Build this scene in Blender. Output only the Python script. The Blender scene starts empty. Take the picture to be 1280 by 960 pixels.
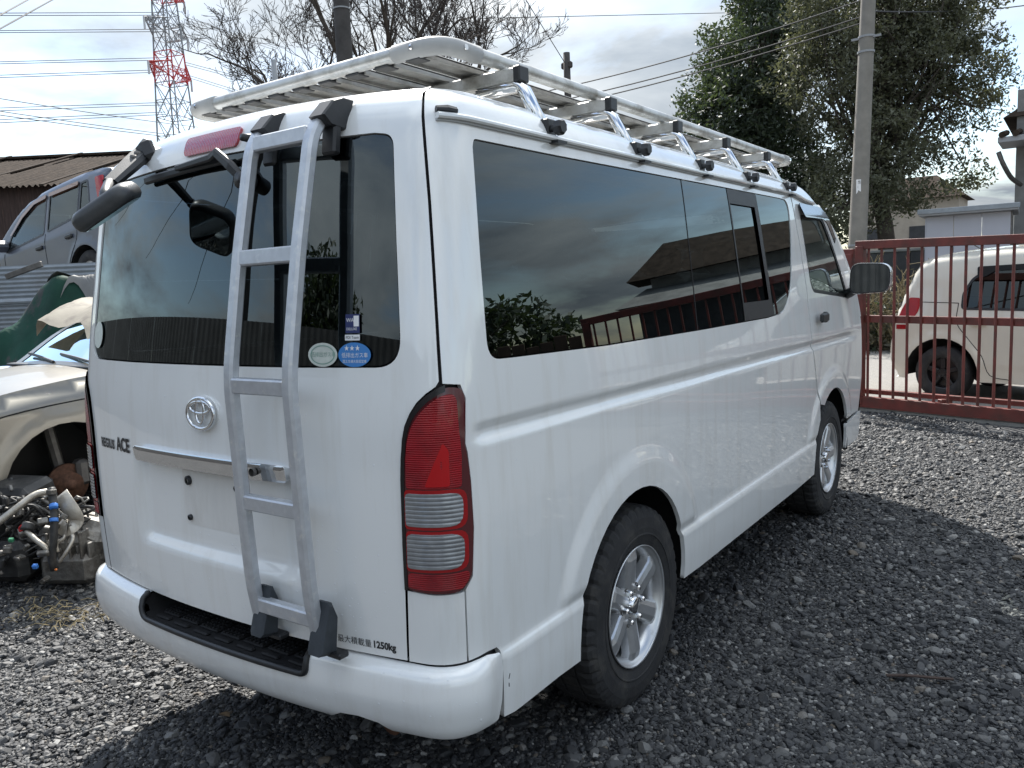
import bpy, bmesh, math, random
import numpy as np
from mathutils import Vector, Matrix
from mathutils.geometry import delaunay_2d_cdt

SC = bpy.context.scene
COL = SC.collection
rnd = random.Random(7)
NR = np.random.default_rng(11)

# ------------------------------------------------------------------ camera
CAM = np.array([2.02656, -1.35359, 1.45390])
YAW, PITCH, ROLL, FPX = -0.616688, -0.121386, -0.0441384, 1005.374
def _axes():
    f = np.array([math.sin(YAW)*math.cos(PITCH), math.cos(YAW)*math.cos(PITCH), math.sin(PITCH)])
    r = np.array([math.cos(YAW), -math.sin(YAW), 0.0]); u = np.cross(r, f)
    return r*math.cos(ROLL)+u*math.sin(ROLL), u*math.cos(ROLL)-r*math.sin(ROLL), f
CR, CU, CF = _axes()
cam = bpy.data.cameras.new('camera'); camo = bpy.data.objects.new('camera', cam); COL.objects.link(camo)
cam.sensor_width = 36; cam.lens = FPX/1280*36; cam.clip_start = .05; cam.clip_end = 3000
camo.matrix_world = Matrix(((CR[0], CU[0], -CF[0], CAM[0]), (CR[1], CU[1], -CF[1], CAM[1]), (CR[2], CU[2], -CF[2], CAM[2]), (0, 0, 0, 1)))
SC.camera = camo

def ray(px, py):
    d = CF+CR*(px-640)/FPX+CU*(480-py)/FPX
    return d                                   # unit depth along the view axis
def at(px, py, depth): return CAM+ray(px, py)*depth
def on(px, py, ax, val):
    d = ray(px, py); return CAM+d*(val-CAM[ax])/d[ax]

# ------------------------------------------------------------------ world, sun, exposure
SUN_EL = math.radians(46); SUN_DIR = np.array([-.74*math.cos(SUN_EL), .673*math.cos(SUN_EL), math.sin(SUN_EL)])
w = bpy.data.worlds.new('World'); SC.world = w; w.use_nodes = True
nt = w.node_tree; nt.nodes.clear(); N = nt.nodes.new; LK = nt.links.new
wo = N('ShaderNodeOutputWorld'); bg = N('ShaderNodeBackground'); bg.inputs['Strength'].default_value = .12
sky = N('ShaderNodeTexSky'); sky.sky_type = 'NISHITA'; sky.sun_disc = False
sky.sun_elevation = SUN_EL; sky.sun_rotation = math.atan2(SUN_DIR[0], SUN_DIR[1]); sky.air_density = 1.1; sky.dust_density = .7
tc = N('ShaderNodeTexCoord'); sp = N('ShaderNodeSeparateXYZ'); LK(tc.outputs['Generated'], sp.inputs[0])
def math_n(op, a, b=None, tree=None):
    n = (tree or nt).nodes.new('ShaderNodeMath'); n.operation = op
    for i, q in enumerate((a, b)):
        if q is None: continue
        if isinstance(q, (int, float)): n.inputs[i].default_value = q
        else: (tree or nt).links.new(q, n.inputs[i])
    return n.outputs[0]
zz = math_n('ADD', math_n('MAXIMUM', sp.outputs[2], 0.0), .16)
cx = math_n('DIVIDE', sp.outputs[0], zz); cy = math_n('DIVIDE', sp.outputs[1], zz)
cb = N('ShaderNodeCombineXYZ'); LK(cx, cb.inputs[0]); LK(cy, cb.inputs[1])
def noise_n(tree, vec, scale, detail=6, rough=.55, dist=0.0, off=(0, 0, 0)):
    mp = tree.nodes.new('ShaderNodeMapping'); mp.inputs['Location'].default_value = off; tree.links.new(vec, mp.inputs[0])
    n = tree.nodes.new('ShaderNodeTexNoise'); n.inputs['Scale'].default_value = scale; n.inputs['Detail'].default_value = detail
    n.inputs['Roughness'].default_value = rough; n.inputs['Distortion'].default_value = dist
    tree.links.new(mp.outputs[0], n.inputs['Vector']); return n.outputs['Fac']
def ramp_n(tree, fac, stops):
    r = tree.nodes.new('ShaderNodeValToRGB'); tree.links.new(fac, r.inputs[0]); e = r.color_ramp.elements
    while len(e) < len(stops): e.new(.5)
    for q, (p, c) in zip(e, stops):
        q.position = p; q.color = (c, c, c, 1) if isinstance(c, (int, float)) else tuple(c)+(1,)
    return r.outputs[0]
cover = ramp_n(nt, noise_n(nt, cb.outputs[0], .75, 8, .56, .35, (3.1, 1.7, 0)), [(.40, 0.0), (.56, 1.0)])
tone = ramp_n(nt, noise_n(nt, cb.outputs[0], 1.15, 8, .55, .3, (7.3, 2.2, 0)), [(.30, (2.5, 2.95, 3.5)), (.50, (4.7, 5.1, 5.45)), (.68, (6.5, 6.8, 7.0))])
# overcast luminance law: clouds brighten evenly from the horizon to the zenith
lum = math_n('ADD', math_n('MULTIPLY', math_n('MAXIMUM', sp.outputs[2], 0.0), 1.45), .40)
vm = N('ShaderNodeVectorMath'); vm.operation = 'SCALE'; LK(tone, vm.inputs[0]); LK(lum, vm.inputs['Scale'])
mx = N('ShaderNodeMix'); mx.data_type = 'RGBA'; LK(cover, mx.inputs[0]); LK(sky.outputs[0], mx.inputs[6]); LK(vm.outputs[0], mx.inputs[7])
LK(mx.outputs[2], bg.inputs['Color']); LK(bg.outputs[0], wo.inputs[0])

sl = bpy.data.lights.new('sun', 'SUN'); sl.energy = 5.0; sl.angle = math.radians(.7); sl.color = (1, .96, .90)
so = bpy.data.objects.new('sun', sl); COL.objects.link(so); so.rotation_euler = Vector(SUN_DIR).to_track_quat('Z', 'Y').to_euler(); so.location = (-20, 20, 30)
SC.view_settings.view_transform = 'Standard'; SC.view_settings.look = 'None'; SC.view_settings.gamma = 1; SC.view_settings.exposure = .88
SC.view_settings.use_curve_mapping = False

# ------------------------------------------------------------------ materials
MAT = {}
def mat(name, col, rough=.5, metal=0, coat=0, spec=.5, var=0., vscale=5., bump=0., bscale=40., dirt=None, dscale=3., dlo=.5, dhi=.7, trans=0, rvar=0., stretch=None, coord='Object', coatr=.03):
    """principled material: base colour with noise variation, an optional second (dirt / rust) colour, optional bump"""
    m = bpy.data.materials.new(name); m.use_nodes = True; t = m.node_tree; b = t.nodes['Principled BSDF']
    b.inputs['Base Color'].default_value = (*col, 1); b.inputs['Roughness'].default_value = rough; b.inputs['Metallic'].default_value = metal
    b.inputs['Coat Weight'].default_value = coat; b.inputs['Coat Roughness'].default_value = coatr; b.inputs['Specular IOR Level'].default_value = spec
    b.inputs['Transmission Weight'].default_value = trans
    tcn = t.nodes.new('ShaderNodeTexCoord'); vec = tcn.outputs[coord]
    if stretch:
        mp = t.nodes.new('ShaderNodeMapping'); mp.inputs['Scale'].default_value = stretch; t.links.new(vec, mp.inputs[0]); vec = mp.outputs[0]
    src = None
    if var:
        f = noise_n(t, vec, vscale, 5, .6)
        lo = tuple(max(0, c*(1-var)) for c in col); hi = tuple(min(1, c*(1+var)) for c in col)
        src = ramp_n(t, f, [(.3, lo), (.7, hi)])
    if dirt:
        f = ramp_n(t, noise_n(t, vec, dscale, 8, .65, 0, (5, 3, 1)), [(dlo, 0.), (dhi, 1.)])
        x = t.nodes.new('ShaderNodeMix'); x.data_type = 'RGBA'; t.links.new(f, x.inputs[0])
        if src: t.links.new(src, x.inputs[6])
        else: x.inputs[6].default_value = (*col, 1)
        x.inputs[7].default_value = (*dirt, 1); src = x.outputs[2]
    if src: t.links.new(src, b.inputs['Base Color'])
    if rvar:
        f = noise_n(t, vec, vscale*1.7, 6, .6, 0, (9, 1, 4))
        t.links.new(ramp_n(t, f, [(.3, max(0., rough-rvar)), (.7, min(1., rough+rvar))]), b.inputs['Roughness'])
    if bump:
        bn = t.nodes.new('ShaderNodeBump'); bn.inputs['Strength'].default_value = bump; bn.inputs['Distance'].default_value = .01
        t.links.new(noise_n(t, vec, bscale, 6, .6), bn.inputs['Height']); t.links.new(bn.outputs[0], b.inputs['Normal'])
    MAT[name] = m; return m
def glass(name, tint, ior=1.5, rough=0.0, gcol=(.86, .97, 1.)):
    """sheet glass: clear or tinted see-through plus a Fresnel reflection"""
    m = bpy.data.materials.new(name); m.use_nodes = True; t = m.node_tree; t.nodes.clear()
    o = t.nodes.new('ShaderNodeOutputMaterial'); tr = t.nodes.new('ShaderNodeBsdfTransparent'); tr.inputs[0].default_value = (*tint, 1)
    g = t.nodes.new('ShaderNodeBsdfGlossy'); g.inputs['Roughness'].default_value = rough; g.inputs['Color'].default_value = (*gcol, 1)
    fr = t.nodes.new('ShaderNodeFresnel'); fr.inputs[0].default_value = ior; x = t.nodes.new('ShaderNodeMixShader')
    t.links.new(fr.outputs[0], x.inputs[0]); t.links.new(tr.outputs[0], x.inputs[1]); t.links.new(g.outputs[0], x.inputs[2]); t.links.new(x.outputs[0], o.inputs[0])
    MAT[name] = m; return m

mat('white_paint', (.86, .87, .855), .28, coat=1., dirt=(.76, .75, .71), dscale=1.1, dlo=.50, dhi=.80, stretch=(14, 14, 1.6)); MAT['white_paint'].node_tree.nodes['Principled BSDF'].inputs['Coat IOR'].default_value = 1.75
mat('black_plastic', (.018, .019, .021), .42, var=.2, vscale=30, bump=.05, bscale=300)
mat('grey_rubber', (.035, .042, .05), .6, var=.25, vscale=20, dirt=(.12, .12, .12), dscale=14, dlo=.55, dhi=.85)
mat('dark_gap', (.006, .006, .006), .8)
mat('dark_cloth', (.03, .03, .033), .9, var=.3, vscale=20)
mat('shade_line_grey', (.42, .43, .43), .6); mat('trim_grey', (.10, .10, .105), .8, var=.15, vscale=10)
mat('chrome', (.78, .79, .80), .06, 1., rvar=.03)
mat('aluminium', (.62, .63, .64), .38, .85, var=.10, vscale=18, rvar=.08, dirt=(.36, .36, .35), dscale=22, dlo=.55, dhi=.8)
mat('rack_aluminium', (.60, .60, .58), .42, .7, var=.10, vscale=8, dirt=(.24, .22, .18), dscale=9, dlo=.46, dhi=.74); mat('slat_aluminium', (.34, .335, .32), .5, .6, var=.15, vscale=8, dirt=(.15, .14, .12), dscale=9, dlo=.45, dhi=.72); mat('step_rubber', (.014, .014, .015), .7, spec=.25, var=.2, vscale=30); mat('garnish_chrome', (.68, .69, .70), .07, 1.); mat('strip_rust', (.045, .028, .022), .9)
mat('ladder_paint', (.56, .58, .61), .40, .55, var=.10, vscale=30, dirt=(.70, .70, .68), dscale=40, dlo=.56, dhi=.72)
mat('alloy', (.60, .61, .62), .30, .75, var=.06, vscale=20, dirt=(.25, .24, .22), dscale=18, dlo=.6, dhi=.9)
mat('steel_dark', (.16, .15, .14), .55, .6, var=.3, vscale=15)
mat('tyre_rubber', (.021, .021, .022), .82, var=.3, vscale=9, dirt=(.075, .07, .06), dscale=12, dlo=.5, dhi=.85, bump=.15, bscale=120)
mat('lamp_glow_red', (.46, .003, .007), .14, coat=.35, spec=.3); mat('lamp_red', (.30, .004, .010), .10, coat=1, var=.25, vscale=12)
mat('lamp_bright_red', (.34, .003, .006), .14, coat=.35, spec=.3, var=.1, vscale=12)
mat('lamp_rim', (.075, .002, .006), .10, coat=.5)
mat('lamp_black', (.012, .010, .011), .25)
mat('lamp_clear', (.26, .27, .28), .16, .35, coat=1, var=.2, vscale=30)
mat('lens_white', (.72, .74, .75), .12, .2, coat=1)
mat('sticker_white', (.62, .66, .60), .5, var=.1, vscale=60); mat('sticker_blue', (.05, .22, .55), .4); mat('sticker_navy', (.02, .03, .12), .4)
mat('print_black', (.02, .02, .022), .5); mat('print_white', (.8, .8, .8), .5); mat('print_green', (.22, .36, .30), .5)
mat('plate_stain', (.74, .725, .69), .5, var=.05, vscale=25, dirt=(.62, .59, .53), dscale=9, dlo=.5, dhi=.75, stretch=(1, 1, .3))
mat('rust_brown', (.17, .075, .04), .85, var=.4, vscale=18)
glass('privacy_glass', (.034, .041, .046), 1.85); glass('clear_glass', (.80, .86, .84), 1.52); glass('mirror_glass', (.02, .02, .02), 4.0)

# ------------------------------------------------------------------ mesh helpers
def link(o, parent=None):
    COL.objects.link(o)
    if parent is not None: o.parent = parent
    return o
def thing(name, label, cat, loc=(0, 0, 0), rotz=0., group=None):
    o = bpy.data.objects.new(name, None); o.empty_display_size = .2; link(o)
    o.location = tuple(float(q) for q in loc); o.rotation_euler = (0, 0, rotz)
    return tag(o, label, cat, group)
def tag(o, label=None, cat=None, group=None, kind=None):
    for k, q in (('label', label), ('category', cat), ('group', group), ('kind', kind)):
        if q: o[k] = q
    return o
def raw(name, V, F, m, smooth=False, normals=None):
    me = bpy.data.meshes.new(name); V = np.asarray(V, float)
    me.from_pydata([tuple(p) for p in V.tolist()], [], [tuple(int(i) for i in q) for q in F])
    if m is not None: me.materials.append(MAT[m] if isinstance(m, str) else m)
    me.polygons.foreach_set('use_smooth', np.full(len(me.polygons), bool(smooth)))
    if normals is not None: me.normals_split_custom_set_from_vertices([tuple(q) for q in np.asarray(normals).tolist()])
    me.update(); return me
def mk(name, V, F, m, parent=None, smooth=False, normals=None):
    return link(bpy.data.objects.new(name, raw(name, V, F, m, smooth, normals)), parent)
class B:
    """collects pieces of ONE part"""
    def __init__(s): s.V = []; s.F = []; s.n = 0
    def add(s, V, F):
        V = np.asarray(V, float).reshape(-1, 3); s.V.append(V); s.F += [tuple(i+s.n for i in q) for q in F]; s.n += len(V); return s
    def build(s, name, m, parent=None, smooth=False):
        return mk(name, np.concatenate(s.V), s.F, m, parent, smooth)
def boxg(c, d, bev=0., rot=None):
    """chamfered box: centre, full size"""
    h = np.array(d)/2.; b = min(bev, h.min()*.95); V = []; F = []
    if b <= 0:
        V = [(sx*h[0], sy*h[1], sz*h[2]) for sx in (-1, 1) for sy in (-1, 1) for sz in (-1, 1)]
        F = [(0, 1, 3, 2), (4, 6, 7, 5), (0, 4, 5, 1), (2, 3, 7, 6), (0, 2, 6, 4), (1, 5, 7, 3)]
    else:
        idx = {}
        for sx in (-1, 1):
            for sy in (-1, 1):
                for sz in (-1, 1):
                    for a in range(3):
                        p = [sx*(h[0]-b), sy*(h[1]-b), sz*(h[2]-b)]; p[a] = (sx, sy, sz)[a]*h[a]
                        idx[(sx, sy, sz, a)] = len(V); V.append(p)
        for a in range(3):
            o1, o2 = (a+1) % 3, (a+2) % 3
            for s in (-1, 1):
                q = []
                for (i, j) in ((-1, -1), (1, -1), (1, 1), (-1, 1)):
                    k = [0, 0, 0]; k[a] = s; k[o1] = i; k[o2] = j; q.append(idx[(*k, a)])
                F.append(tuple(q if s > 0 else q[::-1]))
            for i in (-1, 1):
                for j in (-1, 1):
                    k1 = [0, 0, 0]; k1[o1] = i; k1[o2] = j; q = []
                    for s, ax in ((-1, o1), (1, o1), (1, o2), (-1, o2)):
                        k = list(k1); k[a] = s; q.append(idx[(*k, ax)])
                    F.append(tuple(q if i*j < 0 else q[::-1]))
        for sx in (-1, 1):
            for sy in (-1, 1):
                for sz in (-1, 1):
                    q = [idx[(sx, sy, sz, a)] for a in range(3)]; F.append(tuple(q if sx*sy*sz > 0 else q[::-1]))
    V = np.array(V)
    if rot is not None: V = V @ np.array(rot).T
    return V+np.array(c), F
def rotz(a): return np.array([[math.cos(a), -math.sin(a), 0], [math.sin(a), math.cos(a), 0], [0, 0, 1]])
def rotx(a): return np.array([[1, 0, 0], [0, math.cos(a), -math.sin(a)], [0, math.sin(a), math.cos(a)]])
def roty(a): return np.array([[math.cos(a), 0, math.sin(a)], [0, 1, 0], [-math.sin(a), 0, math.cos(a)]])
def circ(r, n=10, ry=None): return [(r*math.cos(2*math.pi*i/n), (ry or r)*math.sin(2*math.pi*i/n)) for i in range(n)]
def rectsec(a, b, c=.15):
    k = min(a, b)*c; return [(-a/2+k, -b/2), (a/2-k, -b/2), (a/2, -b/2+k), (a/2, b/2-k), (a/2-k, b/2), (-a/2+k, b/2), (-a/2, b/2-k), (-a/2, -b/2+k)]
def sweep(path, sec, up=(0, 0, 1), closed=False, scale=None, cap=True):
    """sweep a 2D section along a path; sec x runs sideways (path x up), sec y along 'up'"""
    P_ = np.asarray(path, float); n = len(P_); sec = np.asarray(sec, float); m = len(sec); V = []; F = []
    if closed: T = np.roll(P_, -1, 0)-np.roll(P_, 1, 0)
    else: T = np.gradient(P_, axis=0)
    T /= np.linalg.norm(T, axis=1)[:, None]; u0 = np.array(up, float)
    for i in range(n):
        s = np.cross(T[i], u0); L = np.linalg.norm(s)
        if L < 1e-3: s = np.cross(T[i], [1, 0, 0.01]); L = np.linalg.norm(s)
        s /= L; uu = np.cross(s, T[i]); k = 1. if scale is None else scale[i]
        V.append(P_[i]+k*(sec[:, :1]*s+sec[:, 1:]*uu))
    V = np.concatenate(V)
    for i in range(n if closed else n-1):
        j = (i+1) % n
        for a in range(m):
            b = (a+1) % m; F.append((i*m+a, i*m+b, j*m+b, j*m+a))
    if cap and not closed: F.append(tuple(range(m))[::-1]); F.append(tuple((n-1)*m+a for a in range(m)))
    return V, F
def tube(path, r, n=8, scale=None, closed=False, up=(0.013, .021, 1)): return sweep(path, circ(r, n), up, closed, scale)
def smoothpath(P_, k=6, closed=False):
    P_ = [np.asarray(p, float) for p in P_]; n = len(P_); out = []
    for i in range(n if closed else n-1):
        p0 = P_[(i-1) % n] if closed or i > 0 else 2*P_[0]-P_[1]
        p1 = P_[i]; p2 = P_[(i+1) % n]; p3 = P_[(i+2) % n] if closed or i+2 < n else 2*P_[-1]-P_[-2]
        for t in np.arange(k)/k:
            out.append(.5*(2*p1+(p2-p0)*t+(2*p0-5*p1+4*p2-p3)*t*t+(3*p1-p0-3*p2+p3)*t**3))
    if not closed: out.append(P_[-1])
    return np.array(out)
def fillet(pts, r, k=5, closed=True):
    """round the corners of a polyline (2D or 3D)"""
    P_ = [np.asarray(p, float) for p in pts]; n = len(P_); rr = r if hasattr(r, '__len__') else [r]*n; out = []
    for i in range(n):
        if (not closed and i in (0, n-1)) or rr[i] <= 0: out.append(P_[i]); continue
        a = P_[i-1]-P_[i]; b = P_[(i+1) % n]-P_[i]; la = np.linalg.norm(a); lb = np.linalg.norm(b)
        d = min(rr[i], la*.49, lb*.49); p0 = P_[i]+a/la*d; p2 = P_[i]+b/lb*d
        for t in np.linspace(0, 1, k+1): out.append((1-t)**2*p0+2*t*(1-t)*P_[i]+t*t*p2)
    return np.array(out)
def lathe(prof, n=48, axis='x', mod=None):
    """prof: (radius, along) pairs"""
    V = []; F = []; m = len(prof)
    for i in range(n):
        a = 2*math.pi*i/n
        for j, (r_, h) in enumerate(prof):
            rr = r_+(mod(i, j) if mod else 0)
            V.append((h, rr*math.cos(a), rr*math.sin(a)) if axis == 'x' else (rr*math.cos(a), rr*math.sin(a), h) if axis == 'z' else (rr*math.sin(a), h, rr*math.cos(a)))
    for i in range(n):
        k = (i+1) % n
        for j in range(m-1): F.append((i*m+j, k*m+j, k*m+j+1, i*m+j+1))
    return np.array(V), F
def resample(poly, step, closed=True):
    P_ = np.asarray(poly, float); out = []; n = len(P_)
    for i in range(n if closed else n-1):
        a = P_[i]; b = P_[(i+1) % n]; k = max(1, int(math.ceil(np.linalg.norm(b-a)/step)))
        for t in range(k): out.append(a+(b-a)*t/k)
    if not closed: out.append(P_[-1])
    return np.array(out)
def inside(pts, poly):
    x, y = pts[:, 0], pts[:, 1]; r_ = np.zeros(len(pts), bool); n = len(poly)
    for i in range(n):
        x1, y1 = poly[i]; x2, y2 = poly[(i+1) % n]
        if y1 == y2: continue
        c = ((y1 > y) != (y2 > y)) & (x < (x2-x1)*(y-y1)/(y2-y1)+x1); r_ ^= c
    return r_
def segdist(pts, poly):
    d = np.full(len(pts), 1e9); n = len(poly)
    for i in range(n):
        a = poly[i]; b = poly[(i+1) % n]; ab = b-a; L = ab@ab
        if L < 1e-14: continue
        t = np.clip((pts-a)@ab/L, 0, 1); q = pts-a-t[:, None]*ab; d = np.minimum(d, np.sqrt((q*q).sum(1)))
    return d
def triangulate(outline, holes, step):
    loops = [resample(outline, step)]+[resample(h, step) for h in holes]
    lo = loops[0].min(0); hi = loops[0].max(0)
    gx, gy = np.meshgrid(np.arange(lo[0], hi[0], step)+step*.37, np.arange(lo[1], hi[1], step)+step*.37); g = np.stack([gx.ravel(), gy.ravel()], 1)
    if len(g):
        k = inside(g, loops[0])
        for h in loops[1:]: k &= ~inside(g, h)
        g = g[k]
    if len(g):
        k = np.ones(len(g), bool)
        for l in loops: k &= segdist(g, l) > .5*step
        g = g[k]
    pts = []; ed = []
    for l in loops:
        s = len(pts); pts += [Vector(p) for p in l.tolist()]; ed += [(s+i, s+(i+1) % len(l)) for i in range(len(l))]
    pts += [Vector(p) for p in g.tolist()]
    v, e, f, *_ = delaunay_2d_cdt(pts, ed, [], 0, 1e-7)
    v = np.array([tuple(q) for q in v]); f = np.array([q for q in f if len(q) == 3])
    cen = v[f].mean(1); k = inside(cen, loops[0])
    for h in loops[1:]: k &= ~inside(cen, h)
    f = f[k]
    d = np.cross(v[f[:, 1]]-v[f[:, 0]], v[f[:, 2]]-v[f[:, 0]]); f[d < 0] = f[d < 0][:, ::-1]
    return v, f, loops
def panel(name, outline, fn, m, parent=None, step=.03, holes=(), thick=.012, off=0., flip=False, edge=True):
    """sheet cut to an outline with holes in (u,v), laid on the surface fn(u,v,off), with exact normals and turned-in edges"""
    v, f, loops = triangulate(np.asarray(outline, float), [np.asarray(h, float) for h in holes], step)
    def nrm(q):
        e = 1.5e-3; du = fn(q[:, 0]+e, q[:, 1], off)-fn(q[:, 0]-e, q[:, 1], off); dv = fn(q[:, 0], q[:, 1]+e, off)-fn(q[:, 0], q[:, 1]-e, off)
        n_ = np.cross(du, dv); n_ /= np.maximum(np.linalg.norm(n_, axis=1)[:, None], 1e-12); return -n_ if flip else n_
    X = fn(v[:, 0], v[:, 1], off); Nn = nrm(v); F = [tuple(q) if not flip else tuple(q[::-1]) for q in f.tolist()]; VV = [X]; NN = [Nn]; c = len(X)
    if edge and thick:
        for li, l in enumerate(loops):
            A = fn(l[:, 0], l[:, 1], off); n_ = nrm(l); Bq = A-n_*thick; k = len(l)
            t = np.roll(A, -1, 0)-np.roll(A, 1, 0); s = np.cross(t, n_); s /= np.maximum(np.linalg.norm(s, axis=1)[:, None], 1e-12)
            area = (l[:, 0]*np.roll(l[:, 1], -1)-np.roll(l[:, 0], -1)*l[:, 1]).sum()
            sgn = 1. if (area > 0) == (li == 0) else -1.
            if flip: sgn = -sgn
            s = s*sgn; VV += [A, Bq]; NN += [s, s]
            for i in range(k):
                j = (i+1) % k; q = (c+i, c+k+i, c+k+j, c+j); F.append(q if (sgn > 0) != flip or True else q[::-1])
            c += 2*k
    return mk(name, np.concatenate(VV), F, m, parent, True, np.concatenate(NN))
def copy_tree(o, parent=None):
    c = o.copy(); link(c)
    if parent is not None: c.parent = parent
    for ch in list(o.children): copy_tree(ch, c)
    return c
def text_mesh(body, size, font_shear=0., spacing=1., offset=0.):
    """lettering as flat outlines: returns verts (2D) and faces"""
    cu = bpy.data.curves.new('lettering', 'FONT'); cu.body = body; cu.size = size; cu.shear = font_shear; cu.space_character = spacing; cu.offset = offset
    cu.resolution_u = 3; ob = bpy.data.objects.new('lettering', cu); COL.objects.link(ob)
    dg = bpy.context.evaluated_depsgraph_get(); dg.update(); me = ob.evaluated_get(dg).to_mesh()
    V = np.array([tuple(q.co) for q in me.vertices]).reshape(-1, 3)[:, :2]; F = [tuple(p.vertices) for p in me.polygons]
    ob.evaluated_get(dg).to_mesh_clear(); bpy.data.objects.remove(ob); bpy.data.curves.remove(cu)
    return V, F
def bump_wave(m, scale, axis='Z', strength=.4, dist=.004, kind='SIN'):
    t = MAT[m].node_tree; b = t.nodes['Principled BSDF']; tcn = t.nodes.new('ShaderNodeTexCoord'); wv_ = t.nodes.new('ShaderNodeTexWave'); wv_.bands_direction = axis; wv_.wave_profile = kind
    wv_.inputs['Scale'].default_value = scale; wv_.inputs['Distortion'].default_value = 0; t.links.new(tcn.outputs['Object'], wv_.inputs['Vector'])
    bn = t.nodes.new('ShaderNodeBump'); bn.inputs['Strength'].default_value = strength; bn.inputs['Distance'].default_value = dist; t.links.new(wv_.outputs['Fac'], bn.inputs['Height']); t.links.new(bn.outputs[0], b.inputs['Normal'])
mat('lamp_lens_red', (.27, .0015, .005), .14, coat=.35, spec=.3, var=.3, vscale=14); bump_wave('lamp_lens_red', 60, 'Z', .5)
mat('brake_red', (.42, .012, .03), .14, coat=1, var=.2, vscale=40); bump_wave('brake_red', 40, 'X', .5)

# ------------------------------------------------------------------ the van: wall surface P(u, v); u runs round the body from the rear centre, v is height
def _plan():
    xs=np.linspace(0,.75,60); pts=[(x,-.03+.072*(x/.75)**2.2) for x in xs]
    a=np.array([.75,.042]);c1=np.array([.805,.057]);c2=np.array([.843,.09]);b=np.array([.845,.19])
    for t in np.linspace(0,1,40)[1:]:
        p=(1-t)**3*a+3*(1-t)**2*t*c1+3*(1-t)*t*t*c2+t**3*b; pts.append(tuple(p))
    for y in np.linspace(.19,4.7,60)[1:]: pts.append((.845,y))
    pts=np.array(pts); s=np.concatenate([[0],np.cumsum(np.hypot(*np.diff(pts,axis=0).T))])
    return pts,s
PL,SL=_plan()
def interp(x,xp,fp):
    # smooth (monotone cubic hermite) interpolation
    x=np.asarray(x,float);xp=np.asarray(xp,float);fp=np.asarray(fp,float)
    h=np.diff(xp);d=np.diff(fp)/h;m=np.zeros(len(xp))
    for i in range(1,len(xp)-1):
        if d[i-1]*d[i]>0: m[i]=2*d[i-1]*d[i]/(d[i-1]+d[i])
    m[0]=d[0];m[-1]=d[-1]
    i=np.clip(np.searchsorted(xp,x)-1,0,len(xp)-2);t=np.clip((x-xp[i])/h[i],0,1)
    return fp[i]*(2*t**3-3*t**2+1)+h[i]*m[i]*(t**3-2*t*t+t)+fp[i+1]*(-2*t**3+3*t*t)+h[i]*m[i+1]*(t**3-t*t)
WZ=[.30,.36,.42,.50,.7,.95,1.06,1.14,1.27,1.5,1.80,1.868,1.905,1.935,1.955]
WX=[.822,.828,.832,.834,.841,.846,.846,.842,.832,.811,.779,.767,.752,.725,.69]
RZ=[.30,.5,.75,1.1,1.27,1.5,1.8,1.86,1.90,1.935,1.955]
RY=[.01,.0,-.005,.0,.016,.047,.092,.106,.128,.172,.235]
def ss(a,b,x):
    t=np.clip((x-a)/(b-a),0,1);return t*t*(3-2*t)
ARCH=[(1.02,.355),(3.60,.355)];AR=.405
def P(u,v,off=0.0):
    u=np.asarray(u,float);v=np.asarray(v,float)
    sg=np.where(u<0,-1.,1.);u=np.abs(u)
    x=np.interp(u,SL,PL[:,0]);y=np.interp(u,SL,PL[:,1])
    du=1e-3
    tx=np.interp(u+du,SL,PL[:,0])-np.interp(u-du,SL,PL[:,0]);ty=np.interp(u+du,SL,PL[:,1])-np.interp(u-du,SL,PL[:,1])
    tx=np.where(u<du,1.,tx);ty=np.where(u<du,0.,ty)
    L=np.hypot(tx,ty);nx=ty/L;ny=-tx/L
    side=ss(.10,.30,y);rear=1-ss(.02,.12,y)
    d=np.full(u.shape,off)
    # groove on side
    zc=1.10-.014*(y-.2)
    g=(1-np.clip(np.abs(v-zc)/.035,0,1));d=d-.013*ss(0,1,g)*ss(.12,.2,y)*(1-ss(3.95,4.3,y))
    # sill ledge
    d=d+.014*(1-ss(.500,.530,v))*side*(1-ss(3.35,3.6,y))
    # arch flares
    for (ay,az) in ARCH:
        r=np.hypot(y-ay,v-az)
        d=d+.013*(1-ss(.49,.56,r))*side*ss(.505,.56,v)
    # number-plate recess on the rear
    rec=ss(-.40,-.34,x*sg)*(1-ss(.34,.40,x*sg))*ss(.69,.745,v)*(1-ss(.97,.99,v))
    d=d-.026*rec*rear
    # slight lip below
    k=interp(v,WZ,WX)/.845
    ry=interp(v,RZ,RY)*(1-ss(.05,.75,y))
    X=x*k+nx*d;Y=y+ry+ny*d
    Z=v+.03*(1-np.clip(x*k/.80,0,1)**2)*ss(1.75,1.95,v)
    return np.stack([X*sg,Y,Z],-1)
US=float(SL[98])
def Uside(y): return US+(y-.19)
YO = US-.19                                     # side: u = y + YO
van = thing('parked_van', 'white long-bodied van with roof rack and rear ladder standing on dark gravel', 'van')

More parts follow.
